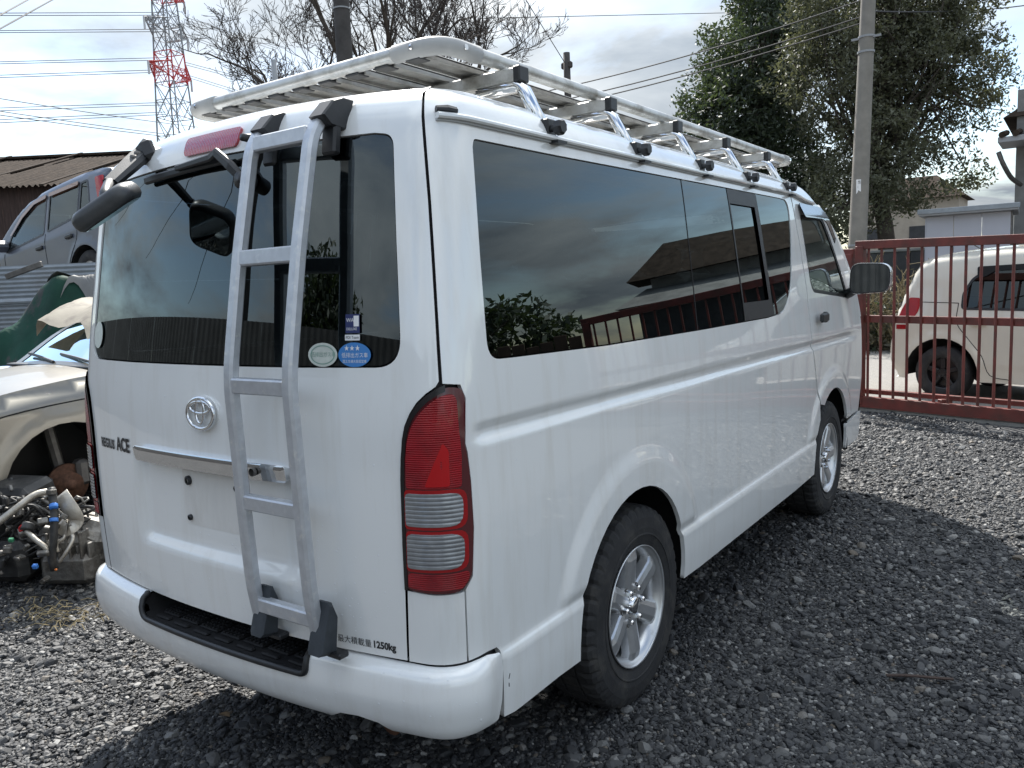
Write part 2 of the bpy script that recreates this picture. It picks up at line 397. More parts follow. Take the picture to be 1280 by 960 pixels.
HATCH_R = [(.792, 1.955), (.799, 1.85), (.808, 1.665), (.816, 1.382), (.819, 1.238), (.811, 1.226), (.786, 1.210), (.762, 1.189), (.743, 1.164), (.727, 1.134), (.718, 1.103), (.711, 1.055), (.708, 1.003), (.706, .845), (.707, .734), (.702, .542)]
LAMP = fillet([(.838, 1.224), (.815, 1.216), (.790, 1.201), (.768, 1.182), (.750, 1.159), (.735, 1.130), (.726, 1.101), (.719, 1.055), (.716, 1.003), (.714, .845), (.715, .732), (.790, .726), (.852, .726), (.881, .757), (.889, .875), (.885, .995), (.878, 1.062), (.872, 1.085), (.876, 1.110), (.882, 1.189), (.874, 1.218)], .018, 3)
SIDE_L = [(.800, 1.955), (.807, 1.85), (.816, 1.665), (.824, 1.382), (.828, 1.232), (.874, 1.226), (.888, 1.192), (.882, 1.110), (.879, 1.085), (.884, 1.064), (.891, .995), (.895, .875), (.887, .754), (.866, .726), (.866, .540)]
def rwin(g=0.): 
    h = [(.10, 1.838-g), (.66, 1.835-g), (.718-g, 1.827-g), (.720-g, 1.575), (.726-g, 1.272+g), (.40, 1.270+g), (.0, 1.270+g)]
    full = h+[(-a, b) for a, b in h[::-1][1:]]
    return fillet(full, [0, 0, .045, 0, .075, 0, 0, 0, .075, 0, .045, 0, 0], 8)
def mirror_pts(pts): return [(-a, b) for a, b in pts]

# tailgate
ho = HATCH_R+[(.4, .541), (0, .541), (-.4, .541)]+[(-a, b) for a, b in HATCH_R[::-1]]+[(0, 1.955)]
hatch = panel('tailgate', ho, P, 'white_paint', van, .014, [rwin()], .02)
panel('rear_window', rwin(.004), P, 'privacy_glass', hatch, .05, (), 0, off=-.004, edge=False)
# side panels (both sides), front doors, bumpers
def arch(ay, r=.39, a0=None, a1=None, n=26, zb=.33, az=.38):
    a0 = math.asin((zb-az)/r) if a0 is None else a0
    return [(ay+YO-r*math.cos(t), az+r*math.sin(t)) for t in np.linspace(a0, math.pi-a0, n)]
DOORGAP = [(3.765, 1.86), (3.778, 1.80), (3.830, 1.577), (3.872, 1.385), (3.885, 1.149), (3.918, 1.046), (4.050, .715)]
SIDEWIN = [(.958, 1.80), (.965, 1.822), (1.457, 1.822), (2.74, 1.829), (3.55, 1.832), (3.702, 1.828), (3.695, 1.65), (3.60, 1.37), (3.44, 1.262), (3.182, 1.252), (2.394, 1.252), (1.611, 1.257), (1.083, 1.270), (.978, 1.274), (.965, 1.53)]
SWR = [0, .05, 0, 0, 0, .07, .2, .2, .12, 0, 0, 0, 0, .05, 0]
a1 = arch(1.0); a2 = arch(3.60)
side = SIDE_L+[(.93, .542), (.966, .538), (.978, .525), (.976, .34)]+[(1.02, .335), (1.25, .335)]+a1+[(2.3, .325), (3.6, .322)]
k = next(i for i, q in enumerate(a2) if q[1] > .64)
side += a2[:k]+[(4.036, .715), (3.910, 1.046), (3.877, 1.149), (3.864, 1.385), (3.822, 1.577), (3.770, 1.80), (3.757, 1.86), (3.74, 1.955), (2.5, 1.955), (1.5, 1.955)]
def topv(y): return 1.955-.135*ss(3.05, 3.62, np.asarray(y, float))**1.3
FT = [(y+YO, float(topv(y))) for y in np.linspace(2.985, 3.56, 8)]
a2f = a2[k+1:]
door = [(3.753, 1.955)]+[(3.772, 1.86), (3.786, 1.80), (3.838, 1.577), (3.880, 1.385), (3.892, 1.149), (3.926, 1.046), (4.056, .715)]
fr = [q for q in a2f if q[1] > .53]
door += fr+[(fr[-1][0]+.02, .525), (5.08, .525), (5.142, .749), (5.10, 1.129), (5.035, 1.279), (4.66, 1.645)]+[(q[0], q[1]) for q in FT[::-1]][:-1]
DWIN = fillet([(3.885, 1.765), (3.955, 1.40), (4.00, 1.345), (4.80, 1.285), (4.56, 1.58), (4.34, 1.770)], [.03, .05, .05, .04, .2, .04], 5)
def off_in(poly, d):
    p = np.asarray(poly, float); c = p.mean(0); a = (p[:, 0]*np.roll(p[:, 1], -1)-np.roll(p[:, 0], -1)*p[:, 1]).sum()
    t = np.roll(p, -1, 0)-np.roll(p, 1, 0); t /= np.maximum(np.linalg.norm(t, axis=1)[:, None], 1e-9); n_ = np.stack([-t[:, 1], t[:, 0]], 1)*(1 if a > 0 else -1)
    return p+n_*d
sw = fillet(SIDEWIN, SWR, 7)
bumpR = [q for q in a2f if q[1] <= .515]
for s in (1, -1):
    mz = (lambda q: q) if s > 0 else mirror_pts
    sp_ = panel('side_panel', mz(side), P, 'white_paint', van, .0135, [mz(sw.tolist())], .016)
    # glazing: four panes, black bars and the sliding frame
    def cut(u0, u1, d0=0., d1=0.):
        q = off_in(sw, .004); out = []
        L = [tuple(a) for a in q]
        def clip(L, f, xi):
            r_ = []
            for i in range(len(L)):
                a, b = L[i-1], L[i]; fa, fb = f(a), f(b)
                if (fa >= 0) != (fb >= 0): t = fa/(fa-fb); r_.append((a[0]+(b[0]-a[0])*t, a[1]+(b[1]-a[1])*t))
                if fb >= 0: r_.append(b)
            return r_
        L = clip(L, lambda a: a[0]-(u0+d0*(1.82-a[1])), 0); L = clip(L, lambda a: (u1+d1*(1.82-a[1]))-a[0], 0); return L
    for nm, u0, u1, d0, d1, o_ in (('side_window', .9, 2.334, 0, 0, -.004), ('side_window', 2.344, 2.815, 0, .095, -.004), ('side_window', 3.205, 3.8, .16, 0, -.004)):
        panel(nm, mz(cut(u0, u1, d0, d1)), P, 'privacy_glass', sp_, .06, (), 0, off=o_, edge=False)
    fo = cut(2.822, 3.198, .095, .16); x0 = lambda b: 2.822+.095*(1.82-b); x1 = lambda b: 3.198+.16*(1.82-b)
    fi = [(x0(1.765)+.014, 1.765), (x0(1.335)+.014, 1.335), (x1(1.335)-.045, 1.335), (x1(1.765)-.045, 1.765)]
    fr_ = panel('sliding_window_frame', mz(fo), P, 'black_plastic', sp_, .04, [mz(fi)], .01, off=-.003)
    panel('sliding_window', mz(fi), P, 'privacy_glass', sp_, .06, (), 0, off=-.012, edge=False)
    panel('window_bar', mz([(2.336, 1.826), (2.336, 1.254), (2.342, 1.254), (2.342, 1.826)]), P, 'dark_gap', sp_, .06, (), .006, off=-.003)
    dr = panel('front_door', mz(door), P, 'white_paint', van, .018, [mz(DWIN.tolist())], .016)
    panel('door_window', mz(off_in(DWIN, .018).tolist()), P, 'clear_glass', dr, .06, (), 0, off=-.006, edge=False)
    panel('window_seal', mz(off_in(DWIN, .001).tolist()), P, 'black_plastic', dr, .03, [mz(off_in(DWIN, .020).tolist())], .008, off=-.002)
    panel('window_visor', mz(fillet([(3.858, 1.825), (4.30, 1.822), (4.36, 1.79), (4.50, 1.65), (4.47, 1.62), (4.33, 1.735), (4.25, 1.755), (3.885, 1.75)], [.03, .03, .03, 0, 0, .03, .03, .03], 4)), lambda u, v, o=0.: P(u, v, o+.010+.018*ss(1.84, 1.75, v)), 'visor_smoke' if 'visor_smoke' in MAT else mat('visor_smoke', (.10, .105, .11), .12, coat=1, spec=.6), dr, .03, (), .004)
    hb = B(); hb.add(*boxg((s*.872, 3.30, 1.203), (.022, .135, .05), .009)); hb.add(*boxg((s*.862, 3.355, 1.203), (.03, .03, .06), .008)); hb.build('door_handle', 'black_plastic', dr)
    bp = [(4.07+YO-.0, .515)]
    fb = [q for q in bumpR]+[(5.06, .33), (5.105, .343), (5.13, .515)]
    panel('front_bumper_corner', mz(fb), P, 'white_paint', van, .03, (), .016, off=.004)
    panel('bumper_gap_strip', mz([(4.66, .512), (5.10, .512), (5.10, .528), (4.66, .528)]), P, 'dark_gap', van, .04, (), .004, off=-.012)
    panel('corner_panel', mz([(.708, .541), (.861, .540), (.861, .722), (.85, .720), (.79, .720), (.714, .726)]), P, 'white_paint', van, .02, (), .016)
    # drip rail with its black end
    us = np.linspace(.835, 4.15, 70); g = P(us, np.full(70, 1.866)-.03*ss(3.75, 4.15, us), .006); g[:, 0] *= s
    sweepv = sweep(g, rectsec(.030, .014, .3)); B().add(*sweepv).build('drip_rail', 'white_paint', van, False)
    g2 = g.copy(); g2[:, 2] -= .010; g2[:, 0] += -s*.004; B().add(*sweep(g2, rectsec(.016, .006, .2))).build('drip_rail_shade_line', 'shade_line_grey', van)  # grey strip colours in the shade line below the drip rail
    e = P(np.array([.832, .86, .885]), np.array([1.880, 1.880, 1.878]), .012); e[:, 0] *= s; B().add(*sweep(e, rectsec(.024, .022, .35), scale=[.7, 1, .9])).build('rail_end_cap', 'black_plastic', van)
    # tail lamp
    ml = mz(LAMP.tolist())
    lamp = panel('tail_lamp', ml, lambda u, v, o=0.: P(u, v, .006+o), 'lamp_rim', van, .012, (), .02)
    LP = lambda u, v, o=0.: P(u, v, .0085+o)
    panel('gasket', mz([(.832, 1.230), (.812, 1.221), (.788, 1.206), (.765, 1.186), (.747, 1.162), (.731, 1.132), (.722, 1.102), (.715, 1.055), (.7115, 1.003), (.709, .845), (.710, .730), (.719, .730), (.719, .845), (.722, 1.003), (.725, 1.055), (.732, 1.099), (.741, 1.126), (.755, 1.153), (.773, 1.175), (.793, 1.193), (.815, 1.207), (.832, 1.214)]), P, 'lamp_black', lamp, .03, (), .012, off=.0075)
    panel('upper_lens', mz(fillet([(.836, 1.208), (.815, 1.201), (.795, 1.187), (.775, 1.168), (.758, 1.147), (.744, 1.120), (.735, 1.094), (.729, 1.055), (.727, 1.003), (.727, .984), (.860, .984), (.862, 1.06), (.858, 1.19), (.853, 1.205)], .01, 3)), LP, 'lamp_lens_red', lamp, .02, (), .003)
    panel('bright_lens', mz(fillet([(.775, .990), (.832, .990), (.832, 1.075), (.82, 1.095), (.80, 1.05)], .006, 3)), lambda u, v, o=0.: P(u, v, .0098+o), 'lamp_glow_red', lamp, .02, (), .002)
    for nm, v0, v1 in (('indicator_lens', .893, .974), ('reversing_lens', .788, .873)):
        panel('lens_surround', mz(fillet([(.720, v0-.008), (.872, v0-.008), (.872, v1+.008), (.722, v1+.008)], [.012, .03, .03, .012], 4)), lambda u, v, o=0.: P(u, v, .009+o), 'lamp_bright_red', lamp, .02, (), .003)
        panel(nm, mz(fillet([(.724, v0), (.858, v0), (.861, v1), (.725, v1)], [.012, .03, .03, .012], 4)), lambda u, v, o=0.: P(u, v, .0115+.0016*np.abs(np.sin(v*math.pi/.0105))+o), 'lamp_clear', lamp, .0035, (), .004)
    panel('lower_lens', mz(fillet([(.722, .738), (.80, .733), (.855, .735), (.872, .757), (.873, .775), (.723, .775)], .008, 3)), LP, 'lamp_lens_red', lamp, .02, (), .003)
    # wheel wells
    for ay in (1.0, 3.60):
        V, F = [], []
        for i, t in enumerate(np.linspace(-.15, math.pi+.15, 20)):
            for x in (.835, .46): V.append((s*x, ay-.425*math.cos(t), .38+.425*math.sin(t)))
            if i: F.append((2*i-2, 2*i-1, 2*i+1, 2*i))
        mk('wheel_well', V, F, 'dark_gap', van)
        mk('wheel_well_wall', [(s*.46, ay-.43, .25), (s*.46, ay+.43, .25), (s*.46, ay+.43, .81), (s*.46, ay-.43, .81)], [(0, 1, 2, 3)], 'dark_gap', van)
    # inner lining
    panel('inner_lining', mz([(.80, .45), (.9, .40), (1.28, .42)]+[(a, b) for a, b in arch(1.0, .44, zb=.42)]+[(2.3, .40), (3.9, .40), (3.86, .9)]+[(3.85, 1.25), (3.80, 1.93), (.80, 1.93)]), P, 'trim_grey', van, .06, [mz(off_in(sw, -.012).tolist())], 0, off=-.035, edge=False)
    panel('door_lining', mz([(3.90, .60), (4.3, .85), (4.95, .85), (4.90, 1.25), (4.72, 1.27), (3.95, 1.33), (3.87, 1.6), (3.85, 1.25)]), P, 'trim_grey', van, .06, (), 0, off=-.035, edge=False)
lo = [(.79, .55), (.80, 1.23), (.80, 1.925)]; panel('tailgate_lining', lo+mirror_pts(lo[::-1]), P, 'trim_grey', van, .06, [off_in(rwin(), -.012).tolist()], 0, off=-.035, edge=False)
# roof skin
redge = P(np.linspace(-.792, .792, 41), np.full(41, 1.9545)); ys = np.linspace(.42, 3.56, 40)
sr = P(ys+YO, topv(ys)-.0005); sr = np.concatenate([P(np.array([.80, .86, .95, 1.05]), np.full(4, 1.9545)), sr[2:]])
fx = np.linspace(.76, -.76, 31)[1:-1]; fy = 3.56+.20*(1-(fx/.78)**2)
ro = np.concatenate([redge[:, :2], sr[:, :2], np.stack([fx, fy], 1), sr[::-1, :2]*[-1, 1]])
def RF(x, y, o=0.):
    z = topv(np.minimum(y, 3.9))+.03*(1-np.clip(np.abs(x)/.80, 0, 1)**2)+.012*(1-np.clip(np.abs(x)/.69, 0, 1)**2)*ss(.2, .6, y)+.006*np.cos(x*2*math.pi/.16)*ss(.55, .45, np.abs(x))*ss(.35, .7, y)*(1-ss(3.0, 3.3, y))
    return np.stack([x, y, z-.0005+o], -1)
panel('roof', ro, RF, 'white_paint', van, .03, (), .004)
# front end: panel, windscreen
def FN(x, v, o=0.):
    x = np.asarray(x, float); v = np.asarray(v, float); y0 = interp(v, [.30, .45, .75, 1.13, 1.28, 1.645, 1.82], [4.33, 4.37, 4.385, 4.33, 4.27, 3.905, 3.56])
    wd = interp(v, WZ, WX); t = np.clip(np.abs(x)/wd, 0, 1); bow = interp(v, [.3, .8, 1.3, 1.82], [.26, .27, .26, .20])
    return np.stack([x, y0+bow*(1-t**2.6)+o, v+0*x], -1)
wv = np.linspace(.32, 1.17, 12); wr = [(float(interp(a, WZ, WX))-.004, a) for a in wv]
panel('front_panel', wr+mirror_pts(wr[::-1]), FN, 'white_paint', van, .05, (), .01, flip=True)
wv = np.linspace(1.18, 1.80, 12); wr = [(float(interp(a, WZ, WX))-.03, a) for a in wv]
panel('windscreen', wr+mirror_pts(wr[::-1]), FN, 'clear_glass', van, .05, (), 0, flip=True, edge=False)
for s in (1, -1):
    g = [FN(np.array(s*(float(interp(a, WZ, WX))-.018)), np.array(a)) for a in np.linspace(1.15, 1.82, 14)]
    B().add(*sweep(np.array(g), rectsec(.05, .035, .3), up=(1, 0, 0))).build('windscreen_pillar', 'white_paint', van)
# floor and interior
fb = B(); fb.add(*boxg((0, .62, .43), (1.5, .95, .06))).add(*boxg((0, 2.3, .43), (1.58, 1.72, .06))).add(*boxg((0, 3.95, .46), (1.0, .7, .06))); fb.build('floor_pan', 'dark_cloth', van)
def seat(x, y, w_):
    b = B(); b.add(*boxg((x, y+.22, .86), (w_, .48, .14), .04)); b.add(*boxg((x, y-.02, 1.18), (w_, .13, .58), .04, rotx(.18))); b.add(*boxg((x, y-.09, 1.56), (.26, .10, .17), .04, rotx(.18))); b.add(*boxg((x, y+.2, .62), (w_*.9, .42, .35), .01)); b.build('seat', 'dark_cloth', van)
for x, w_ in ((.40, .50), (-.40, .50), (0, .28)): seat(x, 3.15, w_)
seat(-.12, 2.05, 1.15)
for x in (.42, .16): B().add(*tube([(x, .30+.10*max(0, z-1.2), z) for z in np.linspace(.5, 1.9, 8)], .028, 8)).build('inner_post', 'black_plastic', van)
B().add(*boxg((0, 4.12, 1.10), (1.45, .34, .22), .05)).build('dashboard', 'dark_cloth', van)
V, F = lathe([(.185+.016*math.cos(t), .016*math.sin(t)) for t in np.linspace(0, 2*math.pi, 9)], 32, 'z'); R_ = rotx(-.75)
sb = B(); sb.add(V@R_.T+np.array([.38, 3.80, 1.24]), F)
for a in (0, 2.1, 4.2): sb.add(*tube([np.array([.38, 3.80, 1.24])+R_@np.array([.18*math.sin(a), .18*math.cos(a), 0]), np.array([.38, 3.80, 1.24])+R_@np.array([0, 0, -.03])], .018, 6))
sb.add(*tube([(.38, 3.80, 1.22), (.38, 4.05, 1.0)], .03, 8)); sb.build('steering_wheel', 'black_plastic', van)

# rear bumper with its step
BV = [.335, .352, .39, .45, .495, .517, .528, .537]; BO = [-.02, .010, .030, .040, .036, .028, .016, -.012]
def PB(u, v, o=0.):
    u = np.asarray(u, float); v = np.asarray(v, float); q = P(u, v*0+.56, 0.); e = 1e-3
    a = P(u+e, v*0+.56)-P(u-e, v*0+.56); n_ = np.stack([a[..., 1], -a[..., 0], 0*a[..., 0]], -1); n_ /= np.linalg.norm(n_, axis=-1)[..., None]
    y = np.interp(np.abs(u), SL, PL[:, 1]); sd = ss(.10, .22, y)
    dv = interp(v, BV, BO); dsd = np.minimum(dv, .004)+(interp(v, WZ, WX)-interp(.56, WZ, WX))+.012
    d = dv*(1-sd)+dsd*sd+o; q = q+n_*d[..., None]; q[..., 2] = v; return q
STEP = fillet([(-.385, .555), (-.375, .530), (-.355, .470), (.405, .470), (.405, .555)], [0, .01, .055, .02, 0], 6)
bo = [(-.383, .5365), *[tuple(q) for q in STEP[1:-1]], (.405, .5365), (.55, .536), (.70, .535), (.86, .534), (.925, .535), (.955, .532), (.968, .520), (.970, .48), (.962, .40), (.945, .345), (.85, .336), (.70, .336)]
bo += [(.66, .345), (.62, .375), (.56, .383), (.50, .378), (.45, .350), (.43, .336)]+[(.2, .336), (0, .336), (-.3, .336), (-.70, .336), (-.85, .336), (-.945, .345), (-.962, .40), (-.970, .48), (-.968, .520), (-.955, .532), (-.925, .535), (-.86, .534), (-.70, .535), (-.5, .536)]
bumper = panel('rear_bumper', bo, PB, 'white_paint', van, .014, (), .02)
# step tray
def edge3(uv, o): uv = np.asarray(uv); return PB(uv[:, 0], uv[:, 1], o)
tr = resample(STEP, .03, False); tr[:, 1] = np.minimum(tr[:, 1], .532)
E0 = edge3(tr, .002); tb = B(); m_ = len(E0)
E1 = E0.copy(); E1[:, 1] += .20; tb.add(np.concatenate([E0, E1]), [(i, i+1, m_+i+1, m_+i) for i in range(m_-1)])
tb.add([(-.40, .105, .45), (.43, .105, .45), (.43, .105, .62), (-.40, .105, .62)], [(0, 1, 2, 3)]); step_ = tb.build('step_tray', 'step_rubber', bumper)
B().add(*sweep(edge3(tr, .003), rectsec(.016, .018, .3), up=(0, -1, .2))).build('step_trim', 'black_plastic', bumper, True)
for i in range(7):
    x = -.285+i*.104
    pb = B(); yb = float(PB(np.array(x), np.array(.470))[1])
    pb.add(*boxg((x, yb+.115, .473), (.088, .12, .008), .003))
    for a in range(5):
        for b_ in range(7): pb.add(*boxg((x-.034+a*.017, yb+.065+b_*.0165, .4785), (.010, .010, .005), .001))
    pb.build('tread_pad', 'step_rubber', step_); B().add(*boxg((x, yb+.034, .473), (.07, .018, .009), .004)).build('tread_bar', 'step_rubber', step_)
B().add(*tube([(.57, .075, .315), (.57, .14, .325), (.55, .5, .36)], .032, 14)).build('exhaust_pipe', 'rust_brown', van, True)

# tailgate furniture
chh = panel('chrome_garnish', fillet([(-.345, .972), (.362, .972), (.362, 1.018), (-.345, 1.018)], .012, 4), lambda u, v, o=0.: P(u, v*0+.995, .020+o+.12*(v-.995)-.6*np.clip(v-1.010, 0, 1))*[1, 1, 0]+np.stack([0*u, 0*u, v], -1), 'garnish_chrome', hatch, .02, (), .03)
B().add(*lathe([(0, .006), (.011, .006), (.011, -.004)], 16, 'y')).build('lock_cylinder', 'steel_dark', hatch).location = tuple(P(np.array(.25), np.array(.995), .028))
# emblem (three ellipses in a ring)
def ell(cx_, cz_, a, b, r_, o_=.012):
    t = np.linspace(0, 2*math.pi, 48, endpoint=False); return sweep(P(cx_+a*np.cos(t), cz_+b*np.sin(t), o_), circ(r_, 8), up=(0, -1, 0), closed=True)
em = B(); em.add(*ell(.022, 1.137, .061, .043, .0062)); em.add(*ell(.022, 1.1445, .019, .035, .0050, .013)); em.add(*ell(.022, 1.154, .0465, .0165, .0050, .013)); em.build('emblem', 'chrome', hatch, True)
panel('emblem_base', [(.022+.068*math.cos(t), 1.137+.05*math.sin(t)) for t in np.linspace(0, 2*math.pi, 40, endpoint=False)], P, 'white_paint', hatch, .02, (), .004, off=.003)
def lettering(name, body, u0, v0, size, m, parent, off=.0012, wscale=1., spacing=1., bold=0., fn=P):
    V, F = text_mesh(body, size, 0, spacing, bold); q = fn(u0+V[:, 0]*wscale, v0+V[:, 1], off)
    return mk(name, q, F, m, parent)
lettering('lettering', 'REGIUS', -.640, .984, .042, 'print_black', hatch, wscale=.82, bold=.0016, off=.0025)
lettering('lettering', 'ACE', -.508, .984, .060, 'print_black', hatch, wscale=.84, bold=.0022, off=.0025)
lettering('lettering', '最大積載量', .487, .562, .022, 'print_black', hatch, wscale=1.)
lettering('lettering', '1250kg', .600, .562, .026, 'print_black', hatch, wscale=.93, bold=.0010)
# third brake lamp, plate stain, screws
panel('brake_lamp', fillet([(-.118, 1.850), (.148, 1.850), (.160, 1.895), (-.125, 1.895)], .016, 5), lambda u, v, o=0.: P(u, v, .008+o), 'brake_red', hatch, .012, (), .012)
panel('plate_mark', [(-.15, .79), (.165, .79), (.165, .955), (-.15, .955)], P, 'plate_stain', hatch, .03, (), .0005, off=.0008)
for uu, vv, r_ in ((-.115, .925, .014), (-.120, .812, .009), (.115, .925, .009)):
    q = P(np.array(uu), np.array(vv), .004); B().add(*lathe([(r_*.55, -.006), (r_, -.004), (r_, .006)], 14, 'y')).build('plate_screw', 'black_plastic', hatch, True).location = tuple(q)
# stickers on the glass
def disc(c, a, b, n=36): return [(c[0]+a*math.cos(t), c[1]+b*math.sin(t)) for t in np.linspace(0, 2*math.pi, n, endpoint=False)]
s1 = panel('round_sticker', disc((.487, 1.303), .048, .030), P, 'sticker_white', hatch, .03, (), .0004, off=.0008)
s2 = panel('oval_sticker', disc((.588, 1.303), .050, .030), P, 'sticker_blue', hatch, .03, (), .0004, off=.0008)
s3 = panel('round_sticker', disc((-.672, 1.352), .040, .044), P, 'sticker_white', hatch, .03, (), .0004, off=.0008)
for i, (r_, n_) in enumerate(((.028, 'a'), )): panel('print', disc((.487, 1.303), .040, .024), P, 'print_green', s1, .03, [disc((.487, 1.303), .037, .0215)], .0002, off=.0014)
lettering('print', '低排出ガス車', .449, 1.299, .0135, 'print_green', s1, .0014); lettering('print', '★★★', .557, 1.313, .017, 'print_white', s2, .0014, spacing=1.05)
lettering('print', '低排出ガス車', .549, 1.297, .0135, 'print_white', s2, .0014); lettering('print', '国土交通大臣認定車', .552, 1.284, .0082, 'print_white', s2, .0014)
s4 = panel('paper_sticker', [(.560, 1.338), (.606, 1.338), (.606, 1.352), (.560, 1.352)], P, 'print_white', hatch, .03, (), .0003, off=.0008)
s5 = panel('paper_sticker', [(.562, 1.356), (.606, 1.356), (.606, 1.402), (.562, 1.402)], P, 'sticker_navy', hatch, .03, (), .0003, off=.0008)
lettering('print', 'WAX!', .565, 1.383, .014, 'print_white', s5, .0014); lettering('print', 'DELUXE', .565, 1.363, .009, 'print_white', s5, .0014); lettering('print', 'PDI Team', .563, 1.342, .010, 'print_black', s4, .0014)
panel('print', [(.588, 1.372), (.604, 1.372), (.604, 1.398), (.588, 1.398)], P, 'print_white', s5, .03, (), .0002, off=.0014)
# wiper
wp = B(); wa = [P(np.array(a), np.array(b), o_) for a, b, o_ in ((.215, 1.765, .03), (.17, 1.80, .038), (.105, 1.835, .04), (.07, 1.828, .035), (-.12, 1.822, .026))]
wp.add(*sweep(np.array(wa), rectsec(.026, .018, .3), up=(0, -1, 0), scale=[1, 1.1, 1, .8, .6])); wip = wp.build('wiper_arm', 'black_plastic', hatch)
q = P(np.linspace(-.33, .11, 12), np.linspace(1.812, 1.822, 12), .012); B().add(*sweep(q, rectsec(.022, .016, .3), up=(0, -1, 0))).build('wiper_blade', 'black_plastic', wip)
q = P(np.array(.215), np.array(1.762), .02); B().add(*lathe([(0, -.025), (.022, -.022), (.024, .02)], 16, 'y')).build('wiper_pivot', 'black_plastic', wip, True).location = tuple(q)
B().add(*lathe([(0, -.03), (.010, -.028), (.012, 0)], 12, 'y')).build('washer_nozzle', 'black_plastic', hatch, True).location = tuple(P(np.array(.20), np.array(1.862), .0))
# rear parking mirror on its arm
m0 = P(np.array(-.40), np.array(1.885), .018); m1 = on(138, 229, 1, -.06); mc = on(134, 258, 1, -.12)
ab = B(); ab.add(*sweep(np.array([m0*1.12-m1*.12, m0*.65+m1*.35, m1]), rectsec(.060, .036, .3), up=tuple(-CF), scale=[1.0, .95, .75])); arm = ab.build('mirror_arm', 'black_plastic', van)
B().add(*boxg(m0+np.array([.012, .016, .008]), (.07, .05, .085), .02, roty(-.5))).build('arm_bracket', 'black_plastic', arm)
for d_ in (.02, .16): B().add(*lathe([(0, -.004), (.008, -.004), (.009, .01)], 12, 'y')).build('arm_bolt', 'steel_dark', arm, True).location = tuple(m0*(1-d_)+m1*d_-CF*.024)
ax = CR*.82+CU*.57; upp = -CR*.57+CU*.82; nz = .93*upp-.36*CF; nz /= np.linalg.norm(nz); yv = np.cross(nz, ax); Rm = np.stack([ax, yv, nz], 1); La = .17; pa = mc-ax*La/2; pb_ = mc+ax*La/2
ou = fillet([(-.5*La-.01, -.085), (.5*La+.01, -.085), (.5*La+.01, .085), (-.5*La-.01, .085)], .05, 7); hb = B(); nn = len(ou); lay = []
for h_, sc_ in ((-.026, .86), (-.018, .96), (-.006, 1.), (.008, .99), (.020, .93), (.028, .80)): lay.append(np.concatenate([ou*sc_, np.full((nn, 1), h_)], 1)@Rm.T+(pa+pb_)/2)
F = [(l*nn+i, l*nn+(i+1) % nn, (l+1)*nn+(i+1) % nn, (l+1)*nn+i) for l in range(5) for i in range(nn)]+[tuple(range(nn))[::-1], tuple(5*nn+i for i in range(nn))]
hd = hb.add(np.concatenate(lay), F).build('mirror_head', 'mirror_shell' if 'mirror_shell' in MAT else mat('mirror_shell', (.055, .058, .06), .38, var=.2, vscale=20), arm, True)
mk('mirror_face', np.concatenate([ou*.84, np.full((nn, 1), -.0265)], 1)@Rm.T+(pa+pb_)/2, [tuple(range(nn))[::-1]], 'mirror_glass', hd)
B().add(*tube([m1, (m1+mc)/2+np.array([.0, -.01, .0]), mc], .017, 10)).build('mirror_stalk', 'black_plastic', arm, True)

# door mirrors
for s in (1, -1):
    c0 = np.array([.985, 3.93, 1.405]); ou = fillet([(-.115, -.095), (.108, -.085), (.118, .085), (-.105, .095)], [.055, .055, .07, .06], 7); nn = len(ou); lay = []
    for h_, sc_ in ((-.045, .96), (-.02, 1.03), (.02, 1.), (.06, .86), (.085, .6), (.095, .3)): lay.append(np.stack([c0[0]+ou[:, 0]*sc_, np.full(nn, c0[1]+h_)+ou[:, 0]*.18, c0[2]+ou[:, 1]*sc_], 1))
    F = [(l*nn+i, l*nn+(i+1) % nn, (l+1)*nn+(i+1) % nn, (l+1)*nn+i) for l in range(5) for i in range(nn)]+[tuple(5*nn+i for i in range(nn))]
    V = np.concatenate(lay); V[:, 0] *= s; dm = B().add(V, F).build('door_mirror', 'mirror_cover' if 'mirror_cover' in MAT else mat('mirror_cover', (.62, .63, .64), .16, .8, coat=.5), van, True)
    V = np.stack([c0[0]+ou[:, 0]*.93, c0[1]-.040+ou[:, 0]*.18, c0[2]+ou[:, 1]*.93], 1); V[:, 0] *= s; mk('mirror_face', V, [tuple(range(nn))], 'mirror_glass', dm)
    V = np.stack([c0[0]+ou[:, 0]*.985, c0[1]-.042+ou[:, 0]*.18, c0[2]+ou[:, 1]*.985], 1); V2 = np.stack([c0[0]+ou[:, 0]*.92, c0[1]-.0425+ou[:, 0]*.18, c0[2]+ou[:, 1]*.92], 1); V = np.concatenate([V, V2]); V[:, 0] *= s
    mk('mirror_rim', V, [(i, (i+1) % nn, nn+(i+1) % nn, nn+i) for i in range(nn)], 'black_plastic', dm)
    q = np.array([(.80, 4.02, 1.30), (.84, 4.00, 1.315), (.90, 3.96, 1.345), (.93, 3.94, 1.37)]); q[:, 0] *= s; B().add(*sweep(q, rectsec(.07, .05, .3), scale=[1.1, 1, .9, .9])).build('mirror_foot', 'black_plastic', dm, True)

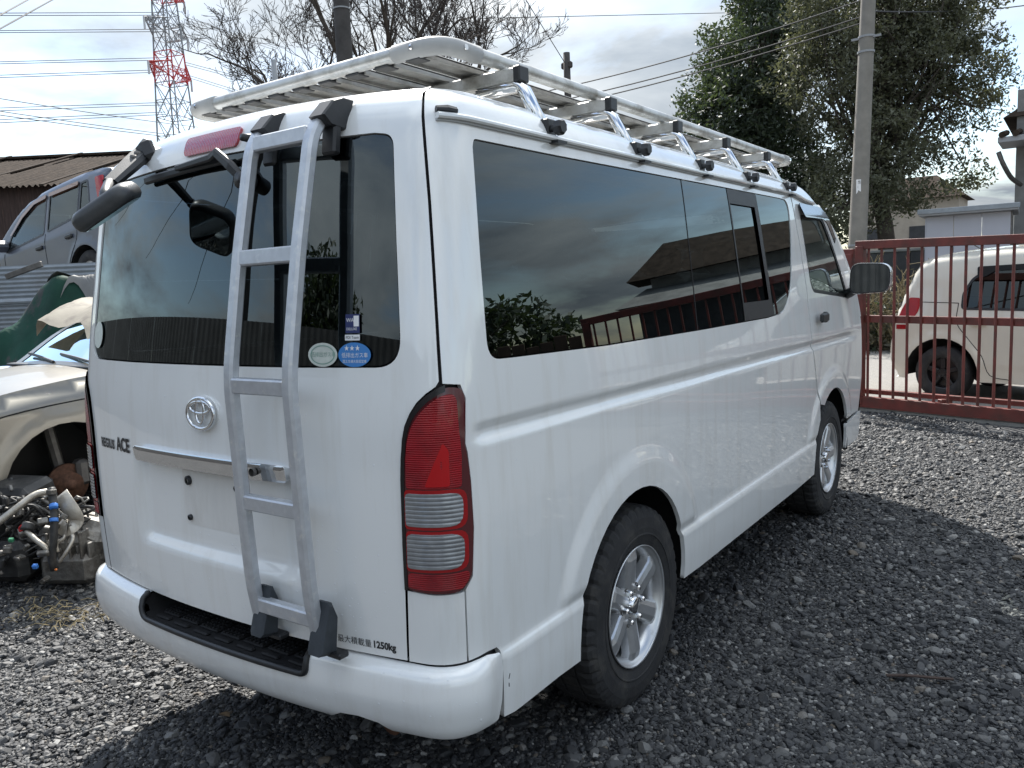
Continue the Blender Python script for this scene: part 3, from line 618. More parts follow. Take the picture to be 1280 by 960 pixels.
# ladder
RAIL = [(.085, 1.905), (.030, 1.842), (-.036, 1.56), (-.095, 1.25), (-.086, .87), (-.080, .70), (-.060, .575)]
RW = .036
lb = None
for x in (.25, .478):
    pth = fillet([(x, a, b) for a, b in RAIL], [0, .04, .05, .06, .05, .04, 0], 5, False)
    o = B().add(*sweep(pth, rectsec(.030, RW, .22), up=(1, 0, 0))).build('ladder_rail' if lb else 'ladder', 'ladder_paint', lb or van)
    if lb is None: lb = o
def raily(z): return float(np.interp(z, [b for a, b in RAIL][::-1], [a for a, b in RAIL][::-1]))
for z in (1.845, 1.553, 1.232, .925, .640):
    B().add(*boxg((.364, raily(z)+.002, z), (.205, .027, .040), .004, rotx(-.12 if z > 1.3 else .05))).build('ladder_rung', 'ladder_paint', lb)
for x in (.25, .478):
    # rubber foot wedge between rail and tailgate
    sec = np.array([(-.112, .545), (-.045, .530), (-.028, .655), (-.045, .70), (-.062, .705), (-.095, .60)]); V = []; 
    for dx, k_ in ((-.024, .85), (-.014, 1.), (.030, 1.), (.040, .85)):
        cc = sec.mean(0); V += [(x+.010+dx*.85, *(cc+(q-cc)*k_*.80+np.array([.004, .0]))) for q in sec]
    n6 = len(sec); F = [(l*n6+i, l*n6+(i+1) % n6, (l+1)*n6+(i+1) % n6, (l+1)*n6+i) for l in range(3) for i in range(n6)]+[tuple(range(n6))[::-1], tuple(3*n6+i for i in range(n6))]
    B().add(V, F).build('ladder_foot', 'grey_rubber', lb)
    B().add(*boxg((x+.045, -.045, .552), (.05, .035, .016), .004)).build('foot_clip', 'black_plastic', lb)
    # hook bracket over the roof edge
    sec = np.array([(.02, 1.905), (.055, 1.875), (.125, 1.865), (.155, 1.925), (.175, 1.975), (.12, 1.978), (.075, 1.962)]); V = []
    for dx, k_ in ((-.042, .9), (-.034, 1.), (.034, 1.), (.042, .9)):
        cc = sec.mean(0); V += [(x+.010+dx*.66, *(cc+(q-cc)*k_*.72-np.array([.006, .026]))) for q in sec]
    n6 = len(sec); F = [(l*n6+i, l*n6+(i+1) % n6, (l+1)*n6+(i+1) % n6, (l+1)*n6+i) for l in range(3) for i in range(n6)]+[tuple(range(n6))[::-1], tuple(3*n6+i for i in range(n6))]
    B().add(V, F).build('ladder_hook', 'black_plastic', lb)
    B().add(*boxg((x+.012, .085, 1.84), (.05, .025, .09), .006, rotx(-.15))).build('hook_pad', 'black_plastic', lb)

# roof rack
RX, RY0, RY1, RZ_ = .580, .42, 3.66, 2.118
per = fillet([(RX, RY0, RZ_), (RX, RY1, RZ_), (-RX, RY1, RZ_), (-RX, RY0, RZ_)], .10, 8)
rack = B().add(*sweep(per, circ(.0215, 12), closed=True)).build('roof_rack', 'rack_aluminium', van, True)
for cx_, cy_, sx, sy in ((RX, RY0, 1, 1), (-RX, RY0, -1, 1), (RX, RY1, 1, -1), (-RX, RY1, -1, -1)):
    q = fillet([(cx_-sx*.165, cy_, RZ_), (cx_, cy_, RZ_), (cx_, cy_+sy*.165, RZ_)], [0, .10, 0], 8, False)
    cn = B().add(*sweep(q, circ(.0255, 12))).build('corner_joint', 'joint_grey' if 'joint_grey' in MAT else mat('joint_grey', (.40, .40, .39), .5, var=.1, vscale=12), rack, True)
    for a in (q[1]+np.array([0, 0, .0]), q[-2]): B().add(*lathe([(0, .003), (.008, .003), (.008, -.004)], 10, 'x')).build('joint_bolt', 'chrome', cn).location = tuple(np.array(a)+(np.array([0, -.0255*sy, 0]) if abs(a[1]-cy_) < .02 else np.array([sx*.0255, 0, 0])))
nS = 9
for i in range(nS):
    x = -.48+i*.96/(nS-1)
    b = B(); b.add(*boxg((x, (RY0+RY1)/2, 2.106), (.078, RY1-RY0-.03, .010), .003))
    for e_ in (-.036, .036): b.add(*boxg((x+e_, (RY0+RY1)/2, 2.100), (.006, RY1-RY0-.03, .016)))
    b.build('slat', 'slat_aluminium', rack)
    for yy in (RY0+.02, RY1-.02): B().add(*boxg((x, yy, 2.098), (.055, .05, .014), .003)).build('slat_clip', 'black_plastic', rack)
LEGY = (.70, 1.262, 1.84, 2.40, 3.00)
for y in LEGY:
    cb_ = B().add(*boxg((0, y, 2.072), (1.29, .048, .040), .004)).build('crossbar', 'rack_aluminium', rack)
    for s in (1, -1):
        B().add(*boxg((s*.652, y, 2.072), (.026, .052, .046), .004)).build('end_cap', 'black_plastic', cb_)
        pth = fillet([(s*.50, y, 2.040), (s*.655, y, 2.040), (s*.748, y-.02, 1.880)], [0, .022, 0], 5, False)
        leg = B().add(*sweep(pth, rectsec(.030, .050, .3), up=(0, 1, 0))).build('stay', 'chrome', rack, True)
        B().add(*boxg((s*.752, y-.02, 1.893), (.030, .046, .065), .004)).add(*boxg((s*.778, y-.02, 1.856), (.045, .050, .008))).build('clamp', 'black_plastic', leg)
        V, F = lathe([(0, .034), (.016, .034), (.020, .028), (.020, .010), (.010, .006), (.010, -.02)], 14, 'x', lambda i, j: .0025*(i % 2) if 1 <= j <= 3 else 0); V[:, 0] *= s
        B().add(V, F).build('knob', 'black_plastic', leg).location = (s*.775, y-.025, 1.897)

# wheels
def make_wheel():
    tp = [(.200, -.085), (.225, -.098), (.27, -.106), (.305, -.103), (.326, -.096), (.340, -.086), (.3455, -.068), (.3465, -.040), (.3465, -.038), (.3395, -.036), (.3395, -.030), (.347, -.028), (.3475, 0), (.347, .028), (.3395, .030), (.3395, .036), (.3465, .038), (.3465, .040), (.3455, .068), (.340, .086), (.326, .096), (.305, .103), (.27, .106), (.252, .1045), (.250, .1065), (.246, .1065), (.244, .1035), (.225, .098), (.205, .088), (.198, .075)]
    nseg = 168
    def mod(i, j):
        ph = i % 4
        if j in (4, 5, 6, 7, 18, 19, 20): return -.009 if ph == 0 else 0.
        if j in (11, 12, 13): return -.006 if (i+2) % 4 == 0 else 0.
        return 0.
    tyre = raw('tyre', *lathe(tp, nseg, 'x', mod), 'tyre_rubber', False)
    b = B(); b.add(*lathe([(.2055, .088), (.209, .090), (.209, .082), (.2015, .080), (.193, .066), (.183, .055), (.180, -.08), (.20, -.09)], 64, 'x'))
    rim = raw('rim', np.concatenate(b.V), b.F, 'alloy', True)
    s6 = B()
    for k_ in range(6):
        a = k_*math.pi/3+.2; prof = []
        for r_, w_, h_, g_ in ((.030, .028, .060, .062), (.055, .034, .062, .066), (.085, .036, .064, .070), (.125, .036, .068, .075), (.165, .038, .072, .079), (.192, .044, .066, .072)):
            prof.append([(h_-.035, r_, -w_*1.1), (h_-.006, r_, -w_), (h_, r_, -w_*.86), (g_, r_, -w_*.40), (g_, r_, w_*.40), (h_, r_, w_*.86), (h_-.006, r_, w_), (h_-.035, r_, w_*1.1)])
        V = np.array(prof).reshape(-1, 3); R2 = np.array([[1, 0, 0], [0, math.cos(a), -math.sin(a)], [0, math.sin(a), math.cos(a)]])
        s6.add(V@R2.T, [(l*8+i, l*8+i+1, (l+1)*8+i+1, (l+1)*8+i) for l in range(5) for i in range(7)]+[(l*8+7, l*8, (l+1)*8, (l+1)*8+7) for l in range(5)])
    s6.add(*lathe([(0, .060), (.05, .060), (.078, .058), (.082, .045), (.082, .02)], 36, 'x'))
    spk = raw('spokes', np.concatenate(s6.V), s6.F, 'alloy', False)
    cap_ = raw('centre_cap', *lathe([(0, .082), (.026, .081), (.031, .076), (.033, .055)], 24, 'x'), 'chrome', True)
    nut = raw('wheel_nut', *lathe([(0, .016), (.007, .015), (.0105, .010), (.0105, -.01)], 6, 'x'), 'chrome', False)
    hole = raw('nut_recess', *lathe([(0, .0), (.017, .0), (.0185, .004), (.016, .004)], 16, 'x'), 'steel_dark', True)
    drum = raw('brake_drum', *lathe([(0, .010), (.11, .008), (.15, -.005), (.155, -.06), (.17, -.07)], 32, 'x'), 'steel_dark', True)
    return tyre, rim, spk, cap_, nut, hole, drum
WM = make_wheel()
def put_wheel(x, y, z, s, spin):
    wheel = link(bpy.data.objects.new('wheel', WM[1]), van); wheel.location = (x+.010*s, y, z); wheel.rotation_euler = (spin, 0, 0 if s > 0 else math.pi)
    for nm, me in (('tyre', WM[0]), ('spokes', WM[2]), ('centre_cap', WM[3]), ('brake_drum', WM[6])): link(bpy.data.objects.new(nm, me), wheel).location = (-.010 if nm == 'tyre' else 0, 0, 0)
    for k_ in range(6):
        a = k_*math.pi/3+.2+math.pi/6
        for nm, me, h_ in (('wheel_nut', WM[4], .066), ('nut_recess', WM[5], .060)): link(bpy.data.objects.new(nm, me), wheel).location = (h_, .060*math.cos(a), .060*math.sin(a))
for y in (1.035, 3.607):
    put_wheel(.722, y+.008, .342, 1, .35 if y < 2 else .9); put_wheel(-.715, y, .342, -1, .1)
B().add(*tube([(-.6, 1.035, .33), (.6, 1.035, .33)], .06, 10)).build('axle', 'steel_dark', van)

# ------------------------------------------------------------------ other cars: local x forward (rear end at 0), y left, z up
mat('cream_paint', (.66, .62, .52), .3, coat=1, var=.03, vscale=3); mat('silver_paint', (.085, .095, .125), .4, .1, coat=.3, var=.06, vscale=2, dirt=(.10, .10, .115), dscale=5, dlo=.5, dhi=.9)
mat('gold_paint', (.27, .25, .215), .36, .8, coat=.3, var=.05, vscale=3, dirt=(.32, .29, .24), dscale=6, dlo=.5, dhi=.8); mat('black_wheel', (.012, .012, .013), .35); mat('hub_rust', (.13, .065, .04), .8, .3, var=.5, vscale=30)
mat('amber', (.6, .16, .02), .2, coat=1); mat('visor_brown', (.20, .085, .045), .2, coat=.8); glass('car_glass', (.30, .34, .33), 1.55); glass('dark_car_glass', (.05, .055, .06), 1.6)
def poly_dist(x, z, pl):
    p = np.stack([np.ravel(x), np.ravel(z)], 1); d = np.full(len(p), 9.)
    for a, b in zip(pl[:-1], pl[1:]):
        ab = b-a; L = ab@ab
        if L < 1e-12: continue
        t = np.clip((p-a)@ab/L, 0, 1); q = p-a-t[:, None]*ab; d = np.minimum(d, np.sqrt((q*q).sum(1)))
    return d.reshape(np.shape(x))
def make_car(root, prof, hw, belt, tumble, paint, wheels, wr, sidewins=(), glassm='dark_car_glass', ends=(), zb=.22, r=.11, arch_r=None, doors=(), step=.05, nowheels=(), rimm='alloy', liner=True, flare=.0):
    """prof: smooth outline from rear bottom over the roof to front bottom"""
    pl = smoothpath(prof, 6); ar = arch_r or wr+.055
    def half(z): return hw-tumble*np.clip(np.asarray(z, float)-belt, 0, 9)-.10*np.clip(.42-np.asarray(z, float), 0, 9)
    def S(x, z, o=0.):
        x = np.asarray(x, float); z = np.asarray(z, float); d = poly_dist(x, z, pl); t = np.clip(1-d/r, 0, 1)
        y = half(z)-r*(1-np.sqrt(np.maximum(0, 1-t*t)))+o
        for wx in wheels: rr = np.hypot(x-wx, z-wr); y = y+flare*(1-ss(ar+.02, ar+.10, rr))
        return np.stack([x, -y, z], -1)
    SL_ = lambda x, z, o=0.: S(x, z, o)*np.array([1, -1, 1])
    bot = []
    x0, x1 = pl[0, 0], pl[-1, 0]
    bot.append((x1, zb))
    for wx in sorted(wheels, reverse=True):
        a0 = math.asin((zb-wr)/ar); bot += [(wx+ar*math.cos(t), wr+ar*math.sin(t)) for t in np.linspace(a0, math.pi-a0, 18)]
    bot.append((x0, zb)); out = [tuple(q) for q in pl]+bot[0 if abs(pl[-1, 1]-zb) > .01 else 1:(None if abs(pl[0, 1]-zb) > .01 else -1)]
    holes = [fillet(q, .035, 3) for q in sidewins]
    for fn, fl in ((S, False), (SL_, True)):
        bp_ = panel('body_side', out[::-1], fn, paint, root, step, holes, .01, flip=fl)
        for q in holes: panel('side_window', off_in(q, .002), fn, glassm, bp_, .12, (), 0, off=-.004, flip=fl, edge=False)
        for q in holes: panel('window_seal', off_in(q, -.012), fn, 'black_plastic', bp_, .08, [off_in(q, .014)], .003, off=.003, flip=fl)
        for dl in doors:
            dl = resample(smoothpath(dl, 4), .05, False); g_ = fn(dl[:, 0], dl[:, 1], .0008); B().add(*sweep(g_, rectsec(.008, .003), up=(0, 1, 0))).build('door_gap', 'dark_gap', bp_)
    # skin over the top
    V = []; m_ = 13; ts = np.linspace(-1, 1, m_); tang = np.gradient(pl, axis=0); tang /= np.linalg.norm(tang, axis=1)[:, None]
    ye = half(pl[:, 1])-r
    for i in range(len(pl)):
        n2 = np.array([-tang[i, 1], tang[i, 0]])
        for t in ts: c_ = .035*(1-t*t); V.append((pl[i, 0]+n2[0]*c_, t*ye[i], pl[i, 1]+n2[1]*c_))
    V = np.array(V).reshape(len(pl), m_, 3)
    def strip(i0, i1, lo, hi, o, nm, m, par):
        W = V[i0:i1+1, lo:hi].copy()
        for i in range(len(W)): n2 = np.array([-tang[i0+i, 1], 0, tang[i0+i, 0]]); W[i] += n2*o
        a, b = W.shape[:2]; F = [(i*b+j, i*b+j+1, (i+1)*b+j+1, (i+1)*b+j) for i in range(a-1) for j in range(b-1)]
        return mk(nm, W.reshape(-1, 3), F, m, par, True)
    cuts = sorted((a*6, b*6, nm, m) for a, b, nm, m in ends); i = 0; body = None
    for a, b, nm, m in cuts:
        if a > i: body = strip(i, a, 0, m_, 0, 'body_top', paint, root)
        fr_ = strip(a, b, 0, 2, 0, 'pillar', paint, root); strip(a, b, m_-2, m_, 0, 'pillar', paint, root)
        strip(a, b, 1, m_-1, -.004, nm, m, root); i = b
    strip(i, len(pl)-1, 0, m_, 0, 'body_top', paint, root)
    B().add(*boxg(((x0+x1)/2, 0, zb+.10), (x1-x0-.5, hw*1.3, .1))).build('floor_pan', 'dark_gap', root)
    for k_, wx in enumerate(wheels):
        for s in (1, -1):
            W = []; 
            for t in np.linspace(-.1, math.pi+.1, 14):
                for yy in (hw-.02, hw-.42): W.append((wx-(ar+.01)*math.cos(t), s*yy, wr+(ar+.01)*math.sin(t)))
            mk('wheel_well', W, [(2*i-2, 2*i-1, 2*i+1, 2*i) for i in range(1, 14)], 'dark_gap', root)
            mk('wheel_well_wall', [(wx-ar-.02, s*(hw-.42), zb), (wx+ar+.02, s*(hw-.42), zb), (wx+ar+.02, s*(hw-.42), wr+ar+.03), (wx-ar-.02, s*(hw-.42), wr+ar+.03)], [(0, 1, 2, 3)], 'dark_gap', root)
            if (k_, s) in nowheels: continue
            k = wr/.3475; wl = link(bpy.data.objects.new('wheel', SW[1 if rimm == 'alloy' else 2]), root); wl.location = (wx, s*(hw-.105), wr); wl.scale = (k, k, k); wl.rotation_euler = (.3*k_, 0, s*math.pi/2)
            link(bpy.data.objects.new('tyre', SW[0]), wl)
    return S, SL_, pl
def simple_wheel():
    tp = [(.20, -.085), (.27, -.104), (.325, -.096), (.3455, -.07), (.3475, 0), (.3455, .07), (.325, .096), (.27, .104), (.225, .098), (.205, .085)]
    ty = raw('tyre', *lathe(tp, 56, 'x'), 'tyre_rubber', True); rims = []
    for m in ('alloy', 'black_wheel'):
        b = B(); b.add(*lathe([(.212, .09), (.215, .084), (.195, .07), (.185, .03), (.185, -.08)], 40, 'x')); b.add(*lathe([(0, .07), (.055, .068), (.06, .03)], 20, 'x')); b.add(*lathe([(0, .0), (.185, .0)], 24, 'x'))
        for q in range(5):
            a = q*2*math.pi/5; V, F = boxg((.055, 0, .125), (.035, .06, .15), .01); R2 = rotx(a); b.add(V@R2.T, F)
        for q in range(5):
            a = q*2*math.pi/5+.6; b.add(*boxg((.072, .04*math.cos(a), .04*math.sin(a)), (.016, .012, .012), .003))
        rims.append(raw('wheel', np.concatenate(b.V), b.F, m))
    return ty, rims[0], rims[1]
SW = simple_wheel()

# --- cream hatchback in the road behind the gate
KP = [(.08, .24), (.00, .36), (-.02, .55), (.03, .80), (.08, 1.02), (.20, 1.36), (.30, 1.51), (.52, 1.58), (1.2, 1.625), (1.8, 1.61), (2.2, 1.52), (2.62, 1.20), (2.85, 1.02), (3.15, .93), (3.33, .78), (3.40, .55), (3.38, .36), (3.32, .24)]
gd = np.array([.953, -.303]); kang = math.atan2(gd[1], gd[0])
kpos = np.array([.78, 8.52])-gd*.58+np.array([.303, .953])*.735
kei = thing('parked_hatchback', 'cream small hatchback with black wheels in the road behind the red gate', 'car', (kpos[0], kpos[1], 0), kang)
KW = [[(.80, 1.00), (1.62, .98), (1.62, 1.44), (1.05, 1.43), (.88, 1.31), (.80, 1.16)], [(1.70, .95), (2.48, .95), (2.42, 1.12), (2.1, 1.40), (1.9, 1.45), (1.70, 1.445)]]
KS, KSL, kpl = make_car(kei, KP, .735, .85, .17, 'cream_paint', (.60, 2.90), .295, KW, 'dark_car_glass', ((4, 6, 'rear_window', 'dark_car_glass'), (10, 12, 'windscreen', 'dark_car_glass')), rimm='black', doors=([(.76, 1.06), (.76, .85), (.88, .68), (1.02, .50), (1.10, .30), (1.3, .26)], [(1.66, .94), (1.66, .25)], [(.24, 1.08), (.76, 1.06)]), flare=.012, arch_r=.385)
for fn, fl in ((KS, False), (KSL, True)):
    tl = panel('tail_lamp', fillet([(.10, .86), (.27, .86), (.34, .98), (.36, 1.12), (.23, 1.13), (.16, 1.02)], .03, 3), fn, 'lamp_bright_red', kei, .03, (), .01, off=.006, flip=fl)
    panel('reflector', [(.10, .775), (.22, .775), (.22, .825), (.10, .825)], fn, 'lamp_red', kei, .03, (), .006, off=.005, flip=fl)
    panel('window_visor', fillet([(.92, 1.44), (1.62, 1.455), (1.62, 1.40), (1.1, 1.39), (1.0, 1.33), (.93, 1.33)], .02, 2), fn, 'dark_gap', kei, .06, (), .004, off=.014, flip=fl)
    hb = B(); q = fn(np.array(.98), np.array(.835), .016); hb.add(*boxg(q, (.16, .03, .035), .01)); hb.build('door_handle', 'cream_paint', kei)
B().add(*tube([(.62, .2, 1.62), (.50, .2, 1.70), (.40, .2, 1.78)], .006, 6)).build('aerial', 'black_plastic', kei)

# --- gold wreck with a missing front wheel beside the van (faces the camera side)
wk = thing('wrecked_car', 'gold wrecked car with crushed roof and missing front wheel beside the van', 'car', (-3.72, 4.55, .06), -math.pi/2)
WP = [(.08, .28), (.02, .45), (.05, .72), (.12, .92), (.55, .98), (.9, 1.10), (1.3, 1.27), (1.7, 1.30), (2.3, 1.31), (2.78, 1.25), (3.18, .99), (3.26, .96), (3.5, .94), (3.9, .89), (4.2, .80), (4.36, .66), (4.40, .48), (4.33, .28)]
WW = [[(1.0, .95), (1.75, .93), (1.75, 1.20), (1.3, 1.18)], [(1.84, .93), (2.95, .93), (2.75, 1.12), (2.5, 1.20), (1.84, 1.21)]]
WS, WSL, wpl = make_car(wk, WP, .83, .80, .28, 'gold_paint', (.90, 3.58), .33, WW, 'car_glass', ((5, 6, 'rear_window', 'car_glass'), (9, 10, 'windscreen', 'car_glass')), arch_r=.375, nowheels=((1, 1), (1, -1)), doors=([(2.86, .90), (2.88, .3)], [(3.95, .80), (3.99, .62), (4.05, .50)], [(2.9, .845), (3.4, .83), (3.9, .79), (4.2, .70)]), flare=.02, zb=.2)
for s in (1, -1):
    hub = B().add(*lathe([(0, .05), (.03, .048), (.034, .03), (.075, .028), (.078, -.01), (.125, -.012), (.128, -.032), (.05, -.034), (.05, -.12)], 30, 'y')).build('wheel_hub', 'hub_rust', wk, True); hub.scale = (1, s, 1); hub.location = (3.53, s*.69, .30)
    B().add(*boxg((3.44, s*.67, .36), (.08, .09, .16), .02)).build('brake_caliper', 'steel_dark', wk); B().add(*tube([(3.50, s*.55, .30), (3.53, s*.50, .62), (3.54, s*.48, .78)], .035, 8)).build('strut', 'steel_dark', wk)
cw = B(); cw.add(*boxg((3.20, 0, .985), (.10, 1.30, .02), .006)); cw.build('cowl', 'black_plastic', wk)
for y0, y1 in ((.55, -.05), (.0, -.52)): B().add(*tube([(3.22, y0, 1.015), (3.18, (y0+y1)/2, 1.04), (3.14, y1, 1.06)], .010, 6)).build('wiper', 'black_plastic', wk)
# crumpled roof sheet
V = []; F = []
for i in range(15):
    for j in range(19):
        a, b_ = i/14, j/18; x = 3.02-.85*a; y = -.64+1.28*b_
        z = 1.16+.20*math.sin(min(1, a*1.7)*1.5)+.09*math.sin(b_*7+a*2)*(1-.5*a)+.05*math.sin(b_*17+a*5)-.10*abs(b_-.45)
        V.append((x+.05*math.sin(b_*11), y, z+.06))
        if i and j: k_ = i*19+j; F.append((k_-20, k_-19, k_, k_-1))
mat('gold_scuffed', (.27, .245, .20), .75, spec=.2, var=.15, vscale=6, dirt=(.16, .14, .12), dscale=7, dlo=.5, dhi=.7); mk('crumpled_roof', V, F, 'gold_scuffed', wk, True)

# --- grey estate standing on a trestle behind the sheet fence
ang = math.radians(181); st = thing('stacked_car', 'dark silver five-door car standing high behind the corrugated sheet fence', 'car', (-7.75, 5.05, 1.56), ang)
SP = [(.10, .25), (.02, .42), (.02, .75), (.06, .98), (.18, 1.36), (.36, 1.48), (.8, 1.52), (1.4, 1.53), (1.9, 1.49), (2.3, 1.36), (2.75, 1.08), (2.95, .98), (3.4, .90), (3.65, .82), (3.80, .62), (3.80, .42), (3.72, .25)]
SWN = [[(.42, 1.02), (.66, 1.00), (.66, 1.37), (.52, 1.37)], [(.70, 1.00), (1.38, .96), (1.38, 1.41), (.70, 1.39)], [(1.46, .95), (2.42, .91), (2.30, 1.10), (2.02, 1.30), (1.75, 1.40), (1.46, 1.41)]]
SS_, SSL, spl = make_car(st, SP, .80, .85, .25, 'silver_paint', (.62, 3.02), .30, SWN, 'car_glass', ((3, 5, 'rear_window', 'car_glass'), (9, 11, 'windscreen', 'car_glass')), doors=([(1.42, .94), (1.44, .6), (1.40, .28)], [(.64, .98), (.72, .75), (.90, .55), (.98, .40), (1.0, .28)], [(2.45, .9), (2.46, .6), (2.44, .28)]), flare=.012)
st.rotation_euler = (0, math.radians(7.5), ang); st.scale = (1.16, 1.16, 1.16)
for fn, fl in ((SS_, False), (SSL, True)):
    panel('tail_lamp', fillet([(.10, 1.02), (.24, 1.05), (.36, 1.36), (.22, 1.36)], .02, 3), fn, 'lamp_bright_red', st, .04, (), .01, off=.006, flip=fl)
    panel('window_visor', fillet([(.70, 1.40), (1.38, 1.42), (1.38, 1.375), (.70, 1.355)], .012, 2), fn, 'visor_brown', st, .08, (), .004, off=.02, flip=fl)
    panel('window_visor', fillet([(1.45, 1.42), (1.75, 1.41), (2.05, 1.30), (2.32, 1.10), (2.27, 1.09), (2.02, 1.26), (1.74, 1.365), (1.45, 1.375)], .012, 2), fn, 'visor_brown', st, .08, (), .004, off=.02, flip=fl)
    panel('side_repeater', disc((2.78, .72), .035, .025, 14), fn, 'amber', st, .05, (), .008, off=.008, flip=fl)
    for x in (1.55, .86): q = fn(np.array(x), np.array(.80), .012); B().add(*boxg(q, (.15, .03, .045), .012)).build('door_handle', 'black_plastic', st)
    q = fn(np.array(2.42), np.array(.99), .06); B().add(*boxg(q, (.14, .20, .14), .05)).build('door_mirror', 'silver_paint', st)
tr_ = thing('steel_trestle', 'rusty steel trestle carrying the dark silver car', 'trestle', (-9.9, 5.2, 0))
for x in (-1.6, 1.6):
    for y in (-.7, .7): B().add(*boxg((x, y, .60), (.1, .1, 1.20))).build('post', 'rust_brown', tr_)
for y in (-.7, .7): B().add(*boxg((0, y, 1.25), (4.0, .14, .12), .01, roty(-.0))).build('beam', 'rust_brown', tr_)

# ------------------------------------------------------------------ surroundings
mat('gate_red', (.15, .030, .022), .55, var=.25, vscale=6, dirt=(.075, .03, .022), dscale=8, dlo=.42, dhi=.72, bump=.2, bscale=60)
mat('concrete', (.24, .23, .21), .9, var=.15, vscale=6, bump=.4, bscale=50); mat('asphalt_light', (.22, .208, .19), .95, var=.15, vscale=30, bump=.5, bscale=200, dirt=(.20, .19, .18), dscale=2, dlo=.5, dhi=.7)
mat('pole_concrete', (.21, .195, .17), .85, var=.15, vscale=5, bump=.3, bscale=60); mat('pole_dark', (.060, .055, .052), .85, var=.25, vscale=5)
mat('rust_sheet', (.060, .036, .030), .8, var=.4, vscale=6, dirt=(.17, .085, .055), dscale=5, dlo=.58, dhi=.8, stretch=(3, 3, .25)); mat('roof_sheet', (.055, .042, .033), .95, spec=.08, var=.3, vscale=5, dirt=(.025, .020, .017), dscale=4, dlo=.45, dhi=.75)
mat('zinc_sheet', (.30, .33, .36), .5, .3, var=.15, vscale=4, dirt=(.24, .25, .26), dscale=5, dlo=.5, dhi=.75); mat('wire_black', (.03, .03, .032), .6); mat('steel_grey', (.30, .31, .32), .6, .3); mat('steel_red', (.50, .05, .05), .6); mat('steel_white', (.55, .55, .55), .6)
mat('tarp_green', (.010, .048, .032), .75, spec=.2, var=.3, vscale=3, dirt=(.050, .052, .050), dscale=1.6, dlo=.50, dhi=.54, bump=.5, bscale=9)
mat('tarp_silver', (.15, .148, .14), .55, var=.2, vscale=3, bump=.5, bscale=9)
mat('shed_panel', (.47, .47, .52), .5, var=.04, vscale=2); mat('shed_trim', (.34, .34, .35), .5); mat('render_beige', (.42, .36, .29), .9, var=.1, vscale=3); mat('wall_grey', (.22, .215, .205), .9, var=.25, vscale=2); mat('wall_dark', (.05, .05, .052), .85, var=.3, vscale=3); mat('wood_brown', (.10, .065, .045), .85, var=.3, vscale=8, stretch=(6, 6, .6)); mat('net_green', (.04, .22, .11), .8)
mat('bark', (.075, .062, .05), .95, var=.3, vscale=10, bump=.6, bscale=30); mat('twig_dark', (.055, .045, .040), .9); mat('straw', (.25, .20, .11), .9, var=.3, vscale=10)
def leafmat(name, col, trans):
    m = mat(name, col, .55, var=.45, vscale=1.6); t = m.node_tree; b = t.nodes['Principled BSDF']; o = t.nodes['Material Output']; tl = t.nodes.new('ShaderNodeBsdfTranslucent'); tl.inputs[0].default_value = (*trans, 1)
    x = t.nodes.new('ShaderNodeMixShader'); x.inputs[0].default_value = .28; t.links.new(b.outputs[0], x.inputs[1]); t.links.new(tl.outputs[0], x.inputs[2]); t.links.new(x.outputs[0], o.inputs[0])
leafmat('leaf_dark', (.042, .058, .036), (.07, .10, .03)); leafmat('leaf_olive', (.095, .10, .062), (.13, .14, .06)); leafmat('leaf_bush', (.085, .075, .045), (.09, .08, .04))

# red steel gate of square bars, running on into the yard's right-hand boundary
ga = np.array([.208, 7.589]); gb = np.array([1.652, 7.129]); gdir = (gb-ga)/np.linalg.norm(gb-ga); gang = math.atan2(gdir[1], gdir[0])
def gate(loc, length, label, post_l=True):
    gt = thing('steel_gate', label, 'gate', (loc[0], loc[1], 0), gang, 'red gate leaves')
    H = 1.745; drop = .030; hz = lambda x: H-drop*x
    B().add(*boxg((length/2, 0, .085), (length, .06, .115), .004)).build('bottom_rail', 'gate_red', gt); B().add(*boxg((length/2, .09, .185), (length, .05, .05), .004)).build('lower_rail', 'gate_red', gt)
    B().add(*boxg((length/2, .0, hz(length/2)-.03), (length, .06, .085), .004, roty(drop))).build('top_rail', 'gate_red', gt); B().add(*boxg((length/2, .03, .955-.008*length), (length, .03, .075), .004, roty(.016))).build('mid_rail', 'gate_red', gt)
    for x in ((.05, length-.05)): B().add(*boxg((x, .0, (hz(x)-.06)/2+.04), (.085, .085, hz(x)-.10), .006)).build('post', 'gate_red', gt)
    n = int(length/.134)
    for i in range(1, n): x = i*length/n; B().add(*boxg((x, .0, (hz(x)-.05)/2+.05), (.022, .022, hz(x)-.12), .003, roty(rnd.gauss(0, .0025)))).build('bar', 'gate_red', gt)
    for x in np.arange(.9, length, 1.6): B().add(*boxg((x, .05, .15), (.06, .12, .05), .004, rotz(-.5))).build('brace', 'gate_red', gt)
    return gt
g0 = ga-gdir*.10; gate(g0, 4.2, 'red steel bar gate leaf in front of the cream hatchback')
gate(g0-gdir*2.62, 2.60, 'red steel bar gate leaf half hidden behind the white van')
tk = np.array([(g0-gdir*3), (g0+gdir*7.6)]); nrm2 = np.array([-gdir[1], gdir[0]])
def slab(name, a, b, w0, w1, z0, z1, m):
    q = [a+nrm2*w0, b+nrm2*w0, b+nrm2*w1, a+nrm2*w1]; V = [(*p, z0) for p in q]+[(*p, z1) for p in q]
    o = mk(name, V, [(0, 3, 2, 1), (4, 5, 6, 7), (0, 1, 5, 4), (1, 2, 6, 5), (2, 3, 7, 6), (3, 0, 4, 7)], m); tag(o, kind='structure'); return o
slab('kerb', tk[0], tk[1], -.015, .165, -.1, .016, 'concrete')
a_, b_ = tk[0]-gdir*40, tk[1]+gdir*40
